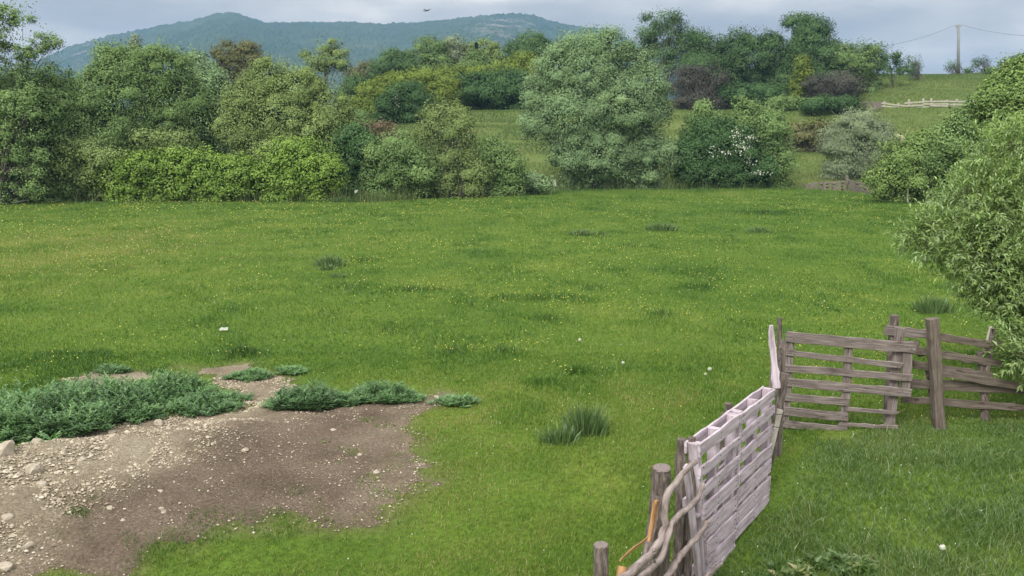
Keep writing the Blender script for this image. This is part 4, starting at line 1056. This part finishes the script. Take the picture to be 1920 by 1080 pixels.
pallet(.0, .90, 1.05, -.22, 1, ROWS1, .27)
pallet(.915, 1.80, 1.05, -.06, 2, [(.985, .10), (.82, .085), (.645, .10), (.455, .11), (.295, .135), (.125, .13), (-.03, .12)])
for (px, py, off, r, lean) in ((1278, 823, -.10, .040, .02), (1297, 820, -.03, .033, .0), (1366, 756, -.15, .036, .01), (1358, 775, -.20, .030, -.03), (1276, 850, -.20, .045, -.05)):
    a = fpx(px, py, off); b = a - FD * lean; b[2] = -.4
    mb = MB(); tube(mb, spline([b, (a + b) / 2 + FNC * .01, a], 8), [r * 1.15, r, r * .95], 9, .09, px); fpart(mb, 'post', BARK)
# short whitewashed upright at the near end
mb = MB(); plank(mb, fpx(1318, 1150, .11), fpx(1287, 874, .10), FD, .065, .03, 7, .003, 901); fpart(mb, 'upright_board', WASH)
# stump post with the split face
st = fp(-.537, 0, -.02)
mb = MB(); tube(mb, spline([fpx(1222, 1180, -.05), fpx(1228, 1060, -.04), fpx(1236, 960, -.03), fpx(1241, 877, -.02)], 12), [.094, .086, .070, .064], 12, .10, 44)
fpart(mb, 'stump_post', BARK)
mb = MB(); tube(mb, [fpx(1241, 878, -.02), fpx(1241, 875.5, -.02)], [.067, .061], 12, .04, 45); fpart(mb, 'stump_top', WOOD)
mb = MB(); tube(mb, spline([fpx(1205, 1130, .02), fpx(1214, 1050, .03), fpx(1228, 990, .035), fpx(1237, 932, .035)], 10), [.05, .048, .046, .040], 10, .09, 46); fpart(mb, 'split_post', BARK)
mb = MB(); plank(mb, fpx(1218, 1015, .075), fpx(1231, 938, .075), FD, .035, .02, 6, .004, 47, .045); fpart(mb, 'split_face', SPLIT, label='fresh orange split face of the near post')
mb = MB(); P = spline([fpx(1226, 940, .08), fpx(1219, 985, .09), fpx(1213, 1010, .10), fpx(1192, 1025, .13), fpx(1163, 1050, .16)], 10)
plank_path(mb, P, np.array([.5, .5, .6]), [.012, .014, .02, .034, .03, .018], .008, 50)
fpart(mb, 'split_strip', SPLIT, label='strip of fresh orange wood peeling off the near post')
# broad grey backing slab at the foot of the stump
mb = MB(); plank(mb, fpx(1248, 1180, .0), fpx(1249, 985, .01), FD, .12, .03, 6, .006, 48, .07); fpart(mb, 'slab', WOOD)
mb = MB(); tube(mb, spline([fpx(1160, 1115, .12), fpx(1167, 1062, .10)], 4), [.034, .030], 9, .05, 49); fpart(mb, 'cut_log', SPLIT)
BR = [([(1305, 866), (1285, 882), (1268, 905), (1252, 925), (1247, 965), (1243, 1000), (1228, 1030), (1200, 1058), (1150, 1100)], [.017, .021, .024, .026, .026, .027], .14),
      ([(1318, 905), (1308, 935), (1278, 962), (1255, 990), (1245, 1030), (1232, 1055), (1195, 1085), (1140, 1130)], [.018, .022, .024, .024, .026], .17),
      ([(1331, 975), (1310, 1005), (1280, 1038), (1262, 1068), (1225, 1110)], [.016, .022, .025, .026], .18),
      ([(1352, 1055), (1330, 1075), (1305, 1110), (1280, 1150)], [.015, .018, .020], .16),
      ([(1226, 1030), (1225, 1045), (1229, 1055)], [.010, .007], .2)]
for i, (pts, r, off) in enumerate(BR):
    mb = MB(); P = spline([fpx(p, q, off) for p, q in pts], 26); rgb = np.random.default_rng(i); P[1:-1] += rgb.normal(0, .0035, (24, 3))
    tube(mb, P, r, 9, .13, i + 70); fpart(mb, 'branch_brace', BRANCH, smooth=True)
# corner end: leaning boards and posts
Yc = 7.72
def cpt(px, py, Y=Yc): return at(px, py, Y)
mb = MB(); P = [cpt(1446, 610, 7.75), cpt(1447, 640, 7.75), cpt(1453, 690, 7.7), cpt(1456, 728, 7.66)]
plank_path(mb, spline(P, 12), np.array([1., .25, 0]), [.035, .055, .06, .075, .08], .022, 95)
fpart(mb, 'corner_board', WASH)
for (x0, y0, x1, y1, Y, r, m, nm) in ((1462, 596, 1455, 800, 8.5, .026, BARK, 'corner_post'), (1471, 700, 1424, 945, 7.85, .042, BARK, 'corner_post'), (1452, 640, 1438, 790, 8.0, .02, WOOD, 'corner_stake'),
                                   (1466, 655, 1462, 770, 8.6, .03, WOOD, 'corner_stake'), (1470, 640, 1466, 720, 8.9, .02, WOOD, 'corner_stake')):
    a = cpt(x1, y1, Y); b = cpt(x0, y0, Y)
    if a[2] > 0: a = a + (a - b) * (a[2] / (b[2] - a[2])) * 1.05
    mb = MB(); tube(mb, spline([a, (a + b) / 2 + [.01, 0, 0], b], 8), [r * 1.1, r, r * .95], 9, .08, int(x0)); fpart(mb, nm, m)
for (x0, y0, x1, y1, Y, w, m) in ((1464, 768, 1424, 930, 7.6, .05, PALEW), (1425, 905, 1412, 960, 7.45, .03, PALEW), (1462, 668, 1455, 700, 7.9, .03, WOOD), (1470, 638, 1462, 660, 8.1, .045, WOOD)):
    mb = MB(); plank(mb, cpt(x1, y1, Y), cpt(x0, y0, Y), np.array([1, .3, 0.]), w, .022, 6, .004, int(x0 + y0)); fpart(mb, 'corner_board', m)
mb = MB()
for (x0, y0, x1, y1) in ((1440, 771, 1470, 776), (1443, 796, 1470, 800)):
    tube(mb, spline([cpt(x0, y0, 7.55), cpt((x0 + x1) / 2, (y0 + y1) / 2 + 3, 7.5), cpt(x1, y1, 7.6)], 8), .004, 5)
fpart(mb, 'wire_tie', WIRE)

# lone near post
p = fpx(1127, 1022); mb = MB(); g = np.array([p[0], p[1], hz(p[0], p[1])])
tube(mb, spline([g - [0, 0, .2], g + [0.005, 0, .4], p + [0, 0, .0]], 9), [.052, .049, .047], 14, .025, 8)
pt = thing('fence_post', 'lone round bark covered post cut off by the bottom edge', 'post', g)
mb.out('shaft', BARK, pt)
mb = MB(); tube(mb, [p + [0, 0, -.004], p + [0, 0, .006]], [.047, .043], 14, .02, 9); mb.out('cut_top', WOOD, pt)

# ------------------------------------------------------------------ pallet gate
YG = 9.40
gate = thing('pallet_gate', 'grey weathered gate of horizontal boards at the fence corner', 'gate', at(1590, 805, YG) * [1, 1, 0])
def gp(px, py, off=0.): return at(px, py, YG + off)
def gboard(x0, y0, x1, y1, wpx, off=-.03, t=.022, seed=0, m=WOOD, name='board', par=gate):
    a = gp(x0, y0, off); b = gp(x1, y1, off); w = wpx * (YG + off) / FPX / .96
    mb = MB(); plank(mb, a, b, UP if abs(b[0] - a[0]) > abs(b[2] - a[2]) else np.array([1., 0, 0]), w, t, 9, .004, seed); mb.out(name, m, par)
GB = [(1474, 631, 1717, 653, 20), (1475, 661, 1691, 686, 11), (1471, 690, 1710, 709, 14), (1469, 716, 1708, 737, 17), (1468, 744, 1590, 754, 14), (1466, 770, 1589, 782, 16), (1470, 795, 1588, 807, 15), (1589, 767, 1684, 774, 7), (1573, 795, 1683, 801, 7)]
for i, (a, b, c, d, w) in enumerate(GB): gboard(a, b, c, d, w, -.03, .022, 200 + i)
for i, (x0, y0, x1, y1, w, o, t) in enumerate(((1482, 628, 1472, 790, 15, 0, .035), (1592, 640, 1582, 806, 15, 0, .035), (1703, 640, 1696, 745, 17, -.0, .035), (1688, 615, 1668, 800, 18, .035, .035))):
    gboard(x0, y0, x1, y1, w, o, t, 230 + i, WOOD, 'stile')
mb = MB()
for i, (a, b, c, d, w) in enumerate(GB[:6]):     # nail heads
    for (x, y) in ((a + 8, b + 1), (a + 14, b + 4), (1587, b + (d - b) * (1587 - a) / (c - a)), (c - 8, d + 2), (c - 16, d - 3)):
        q = gp(x, y, -.042); tube(mb, [q, q + [0, -.004, 0]], .006, 6)
mb.out('nails', WIRE, gate)

# ------------------------------------------------------------------ rail fence on the right
YR = 9.62
rail = thing('rail_fence', 'dark rail fence right of the gate running under the willow bush', 'fence', at(1800, 800, YR) * [1, 1, 0])
def rp(px, py, off=0.): return at(px, py, YR + off)
def rpost(x0, y0, x1, y1, r, off, seed, m=BARK, sides=9, square=False, ext=True):
    a = rp(x1, y1, off); b = rp(x0, y0, off); g = a.copy()
    if ext and a[2] > .0: a = a + (a - b) * (a[2] + .15) / max(b[2] - a[2], .1)
    mb = MB()
    if square: plank(mb, a, b, np.array([1., 0, 0]), r * 2, r * 1.9, 9, .004, seed)
    else: tube(mb, spline([a, (a + b) / 2 + [.012, 0, 0], b], 9), [r * 1.1, r, r * .92], sides, .09, seed)
    mb.out('post', m, rail)
rpost(1748, 597, 1761, 806, .056, -.20, 301, WOODB, 11, True)
rpost(1677, 591, 1664, 798, .045, .10, 302, BARK, 9, True)
rpost(1862, 616, 1847, 712, .032, .05, 303, BARK, 9, False, False)
rpost(1858, 612, 1838, 676, .020, .10, 304, PALEW, 7, False, False)
rpost(1838, 660, 1848, 800, .045, .08, 305, BARK)
rpost(1738, 690, 1752, 800, .03, .06, 306, BARK)
RB = [(1659, 619, 1745, 628, 19, .05), (1740, 628, 1875, 648, 15, .03), (1712, 656, 1880, 682, 14, .03), (1712, 683, 1860, 706, 16, .0), (1765, 698, 1960, 735, 15, -.04), (1700, 718, 1750, 722, 18, .02), (1745, 722, 1960, 730, 20, .03), (1690, 750, 1750, 752, 13, .02), (1748, 752, 1960, 768, 14, .03), (1688, 797, 1760, 800, 15, .05), (1760, 803, 1860, 807, 12, .05), (1713, 640, 1728, 668, 12, .06)]
for i, (a, b, c, d, w, o) in enumerate(RB):
    p0 = rp(a, b, o); p1 = rp(c, d, o); mb = MB(); plank(mb, p0, p1, UP, w * YR / FPX, .028, 10, .006, 320 + i); mb.out('rail', WOODB if i not in (0,) else WOOD, rail)

# ------------------------------------------------------------------ far fences
hf = at(1730, 203, 86); hf[2] = hz(hf[0], 86)
hill_f = thing('paddock_fence', 'pale wooden rail fence on the hill slope at upper right', 'fence', hf)
def hp(px, h): 
    x = at(px, 200, 86)[0]; return np.array([x, 86, hz(x, 86) + h])
HB = hz(hf[0], 86)
pys = {1658: (190, 203), 1684: (193, 204), 1704: (186, 204), 1731: (184, 203), 1746: (184, 201), 1776: (187, 200), 1788: (189, 202), 1794: (186, 202), 1815: (188, 203), 1838: (189, 203)}
for i, (px, (y0, y1)) in enumerate(pys.items()):
    a = at(px, y1, 86); a[2] = min(a[2], hz(a[0], 86)) - .2; b = at(px, y0, 86); mb = MB(); plank(mb, a, b, np.array([1., 0, 0]), .16 if px != 1794 else .24, .13, 4, .008, 400 + i); mb.out('post', PALEW, hill_f)
for i, (x0, y0, x1, y1) in enumerate(((1651, 193, 1698, 199), (1651, 199, 1698, 203), (1696, 193.5, 1732, 191), (1696, 199, 1732, 197), (1697, 204, 1742, 200), (1730, 190, 1778, 190), (1744, 198, 1776, 199), (1730, 195, 1778, 195), (1774, 190, 1840, 191), (1774, 196, 1840, 197))):
    mb = MB(); plank(mb, at(x0, y0, 85.9), at(x1, y1, 85.9), UP, .14, .05, 5, .008, 420 + i); mb.out('rail', PALEW, hill_f)
bf = at(1632, 203, 84); bf[2] = hz(bf[0], 84)
old = thing('board_fence', 'grey board panel and low rail left of the pale paddock fence', 'fence', bf)
mb = MB(); plank(mb, at(1636, 197, 84), at(1651, 198, 84), UP, .6, .06, 4, .01, 440); mb.out('board_panel', WOOD, old)
for i, (x0, y0, x1, y1) in enumerate(((1608, 192, 1638, 191), (1608, 197, 1638, 199))):
    mb = MB(); plank(mb, at(x0, y0, 84), at(x1, y1, 84), UP, .13, .05, 4, .01, 441 + i); mb.out('rail', WOOD, old)
for i, px in enumerate((1610, 1624, 1638, 1651)):
    a = at(px, 204, 84.1); a[2] = hz(a[0], 84.1) - .2; b = at(px, 190, 84.1); b[2] = max(b[2], a[2] + 1.0); mb = MB(); plank(mb, a, b, np.array([1., 0, 0]), .14, .12, 4, .008, 445 + i); mb.out('post', WOOD, old)

def ditch_fence():
    def yd(px): return np.interp(px, [1500, 1590, 1650], [56.2, 55.6, 50.5])
    b = at(1585, 352, 55.6); b[2] = hz(b[0], 55.6)
    t = thing('broken_fence', 'broken grey pallet fence leaning at the far right corner of the meadow', 'fence', b)
    rg = np.random.default_rng(15)
    def q(px, py, dy=0): return at(px, py, float(yd(px)) + dy)
    posts = [(1506, 343, 1504, 355, .06), (1541, 340, 1538, 356, .07), (1552, 341, 1551, 354, .08), (1562, 345, 1561, 356, .06), (1580, 342, 1579, 357, .07), (1588, 328, 1588, 358, .09), (1592, 337, 1586, 358, .07), (1610, 342, 1612, 362, .06), (1622, 352, 1623, 366, .08), (1640, 350, 1640, 368, .07)]
    for i, (x0, y0, x1, y1, w) in enumerate(posts):
        a = q(x1, y1); a[2] = min(a[2], hz(a[0], a[1])) - .1; mb = MB(); plank(mb, a, q(x0, y0), np.array([1., .2, 0]), w * 1.7, .09, 4, .01, 500 + i); mb.out('post', WOOD, t)
    rails = [(1510, 347, 1542, 343), (1512, 353, 1540, 350), (1515, 349, 1555, 356), (1540, 343, 1562, 342), (1542, 349, 1562, 348), (1560, 344, 1582, 340), (1560, 350, 1581, 346), (1561, 355, 1582, 352), (1590, 339, 1640, 351), (1590, 345, 1640, 358), (1590, 350, 1640, 364), (1593, 355, 1648, 370), (1596, 342, 1600, 349), (1606, 343, 1605, 352), (1530, 343, 1520, 356)]
    for i, (x0, y0, x1, y1) in enumerate(rails):
        mb = MB(); plank(mb, q(x0, y0, -.12), q(x1, y1, -.12), UP if abs(x1 - x0) > 8 else np.array([1., 0, 0]), .12, .05, 5, .012, 520 + i); mb.out('rail', WOOD, t)
ditch_fence()
a = at(1703, 376, 43.6); a[2] = hz(a[0], 43.6) - .15; mb = MB(); tube(mb, spline([a, at(1702, 360, 43.6), at(1705, 345, 43.6)], 6), [.045, .04, .035], 8, .08, 2)
tag(mb.out('leaning_post', PALEW, origin=a + [0, 0, .15]), 'pale leaning post in front of the fresh green bush', 'post')
a = at(1747, 378, 42.5); a[2] = hz(a[0], 42.5) - .1; mb = MB(); tube(mb, spline([a, at(1743, 371, 42.5), at(1740, 365, 42.5)], 5), [.04, .03], 7, .08, 2)
tag(mb.out('leaning_stick', PALEW, origin=a + [0, 0, .1]), 'short pale stick leaning at the far right meadow edge', 'stick')

# ------------------------------------------------------------------ utility pole and cables
YP = 128.; top = at(1797, 46, YP); g = at(1797, 141, YP); g[2] = hz(g[0], YP)
pole = thing('utility_pole', 'grey utility pole standing on the hill crest at upper right', 'pole', g)
foot = np.array([g[0], YP, g[2] - .3]); mb = MB(); tube(mb, [foot, (foot + top) / 2, top], [.24, .20, .17], 10); mb.out('shaft', METAL, pole, smooth=True)
mb = MB(); plank(mb, top + [-.35, 0, -.3], top + [.35, 0, -.3], UP, .14, .14, 2, 0, 1); mb.out('crossarm', METAL, pole)
for sgn in (-1, 1):
    mb = MB(); tube(mb, [top + [.3 * sgn, 0, -.22], top + [.3 * sgn, 0, -.02]], [.07, .05], 8); mb.out('insulator', PLASTIC, pole)
def cable(p0, pts, label):
    P = spline([p0] + pts, 30); mb = MB(); tube(mb, P, .018, 5)
    tag(mb.out('power_cable', WIRE, origin=p0), label, 'cable')
cable(top + [-.3, 0, -.02], [at(1740, 67, 124), at(1682, 82, 119), at(1600, 96, 112)], 'dark cable sagging from the pole down to the left trees')
cable(top + [.3, 0, -.02], [at(1850, 58, 126), at(1920, 67, 122), at(2040, 74, 116)], 'dark cable running from the pole off the right edge')

# ------------------------------------------------------------------ bird, scraps
def bird():
    c = at(799, 20, 70); mb = MB(); s = 70 / FPX
    tube(mb, spline([c + [-.16, 0, -.05], c + [0, 0, 0], c + [.2, -.05, .03], c + [.27, -.06, .03]], 8), [.015, .055, .05, .012], 8)
    W = []
    for sg, tipx, tipz in ((1, .50, .06), (-1, -.36, .12)):
        P0 = c + np.array([.08, -.02 * sg, .02]); P1 = c + np.array([-.08, -.02 * sg, .0]); m0 = c + np.array([tipx * .5 + .07, -.25 * sg, tipz + .06]); m1 = c + np.array([tipx * .5 - .06, -.25 * sg, tipz * .8])
        tp = c + np.array([tipx, -.55 * sg, tipz])
        V = [P0, P1, m0, m1, tp]; V2 = [v + np.array([0, 0, -.012]) for v in V]
        mb.add(V + V2, [(0, 1, 3, 2), (5, 7, 8, 6), (0, 2, 7, 5), (1, 6, 8, 3)], [(2, 3, 4), (7, 9, 8), (2, 4, 9), (2, 9, 7), (3, 8, 9), (3, 9, 4)])
    t3 = c + np.array([-.15, 0, -.05]); mb.add([t3, t3 + [-.14, .05, -.02], t3 + [-.14, -.05, -.02], t3 + [-.1, 0, -.035]], [], [(0, 1, 2), (0, 3, 1), (0, 2, 3), (1, 3, 2)])
    o = mb.out('bird', FEATHER, origin=c); tag(o, 'dark bird gliding in the sky above the mountain ridge', 'bird')
bird()
def scrap(px, py, w, h, label, seed, Y=None, lift=.02):
    g = ground_at(px, py) if Y is None else at(px, py, Y); k = np.linalg.norm(g - [0, 0, CAMZ]) / FPX; rg = np.random.default_rng(seed)
    nx_, ny_ = 6, 4; V = []
    for j in range(ny_):
        for i in range(nx_):
            V.append(g + np.array([(i / (nx_ - 1) - .5) * w * k, (j / (ny_ - 1) - .5) * .5 * w * k + rg.normal(0, .006), lift + (j / (ny_ - 1)) * h * k + rg.normal(0, h * k * .18)]))
    F = [(j * nx_ + i, j * nx_ + i + 1, (j + 1) * nx_ + i + 1, (j + 1) * nx_ + i) for j in range(ny_ - 1) for i in range(nx_ - 1)]
    V = np.array(V); n = len(V); V2 = V + [0, .004, -.004]; F2 = [tuple(n + q for q in f[::-1]) for f in F]
    tag(build('plastic_scrap', np.vstack([V, V2]), np.array(F + F2), PLASTIC, origin=g), label, 'litter')
scrap(420, 623, 15, 4, 'crumpled white scrap lying in the left middle of the meadow', 1, lift=.04)
scrap(1040, 350, 5, 11, 'white rag hanging at the foot of the big silver willow', 2, 52.0)
scrap(668, 362, 6, 5, 'small white scrap in the reeds right of the domed bush', 3, 45.4)

# ------------------------------------------------------------------ haze
def haze():
    x0, x1, y0, y1, z0, z1 = -3300, 3300, -70, 3300, -9, 285
    V = [(x, y, z) for z in (z0, z1) for y in (y0, y1) for x in (x0, x1)]
    F = np.array([(0, 2, 3, 1), (4, 5, 7, 6), (0, 1, 5, 4), (2, 6, 7, 3), (0, 4, 6, 2), (1, 3, 7, 5)])
    m, n, l, o = new_mat('haze_air'); v = n.new('ShaderNodeVolumePrincipled')
    v.inputs['Color'].default_value = (.27, .47, .76, 1); v.inputs['Density'].default_value = HAZE; v.inputs['Anisotropy'].default_value = .1
    l.new(v.outputs[0], o.inputs['Volume'])
    m.cycles.volume_sampling = 'DISTANCE'
    tag(build('haze', V, F, m), kind='stuff')
HAZE = .00042
haze()

# ------------------------------------------------------------------ light, sky, camera
sc = bpy.context.scene
w = bpy.data.worlds.new('World'); sc.world = w; w.use_nodes = True
n = w.node_tree.nodes; l = w.node_tree.links; n.clear()
SUN_EL, SUN_AZ = R(43), R(212)       # behind the camera, to the left
sky = n.new('ShaderNodeTexSky'); sky.sky_type = 'NISHITA'; sky.sun_disc = False; sky.sun_elevation = SUN_EL; sky.sun_rotation = SUN_AZ
tc = n.new('ShaderNodeTexCoord')
mp = n.new('ShaderNodeMapping'); mp.inputs['Scale'].default_value = (1, 1, 3.6); mp.inputs['Location'].default_value = (.35, .2, .1); l.new(tc.outputs['Generated'], mp.inputs[0])
c1 = noise_node(n, l, 3.4, 6, .52, mp.outputs[0])
r1 = ramp(n, [(.34, (3.4, 3.4, 3.4)), (.45, (4.4, 4.3, 4.15)), (.54, (5.9, 5.6, 5.2)), (.64, (8.6, 8.0, 7.2))]); l.new(c1, r1.inputs[0])
sp = n.new('ShaderNodeSeparateXYZ'); l.new(tc.outputs['Generated'], sp.inputs[0])
el = n.new('ShaderNodeMapRange'); el.inputs[1].default_value = .12; el.inputs[2].default_value = .9; el.inputs[3].default_value = 1.0; el.inputs[4].default_value = 2.3; l.new(sp.outputs['Z'], el.inputs[0])
warm = mixc(n, l, 0., r1.outputs[0], (5.9, 5.7, 5.3)); wf = n.new('ShaderNodeMapRange'); wf.inputs[1].default_value = .15; wf.inputs[2].default_value = .7; wf.inputs[4].default_value = .8; l.new(sp.outputs['Z'], wf.inputs[0]); l.new(wf.outputs[0], warm.node.inputs[0])
cl = n.new('ShaderNodeVectorMath'); cl.operation = 'SCALE'; l.new(warm, cl.inputs[0]); l.new(el.outputs[0], cl.inputs['Scale'])
mixed = mixc(n, l, .98, sky.outputs[0], cl.outputs[0])
bg = n.new('ShaderNodeBackground'); bg.inputs['Strength'].default_value = .1; l.new(mixed, bg.inputs[0])
wo = n.new('ShaderNodeOutputWorld'); l.new(bg.outputs[0], wo.inputs[0])

sl = bpy.data.lights.new('sun', 'SUN'); sl.energy = 2.0; sl.angle = R(22); sl.color = (1, .96, .89)
so_ = bpy.data.objects.new('sun', sl); C.objects.link(so_)
dv = Vector((math.sin(SUN_AZ) * math.cos(SUN_EL), math.cos(SUN_AZ) * math.cos(SUN_EL), math.sin(SUN_EL)))
so_.rotation_euler = dv.to_track_quat('Z', 'Y').to_euler(); so_.location = (0, 0, 30)

cd = bpy.data.cameras.new('camera'); cd.sensor_width = 36; cd.lens = FPX / 1920 * 36; cd.clip_end = 8000; cd.clip_start = .1
co = bpy.data.objects.new('camera', cd); C.objects.link(co); co.location = (0, 0, CAMZ); co.rotation_euler = (R(90) - PITCH, 0, 0)
sc.camera = co
sc.view_settings.view_transform = 'Standard'; sc.view_settings.look = 'None'; sc.view_settings.exposure = .78; sc.view_settings.gamma = 1
sc.render.engine = 'CYCLES'; sc.cycles.max_bounces = 6; sc.cycles.diffuse_bounces = 3; sc.cycles.transmission_bounces = 3; sc.cycles.volume_bounces = 0
sc.cycles.use_denoising = True
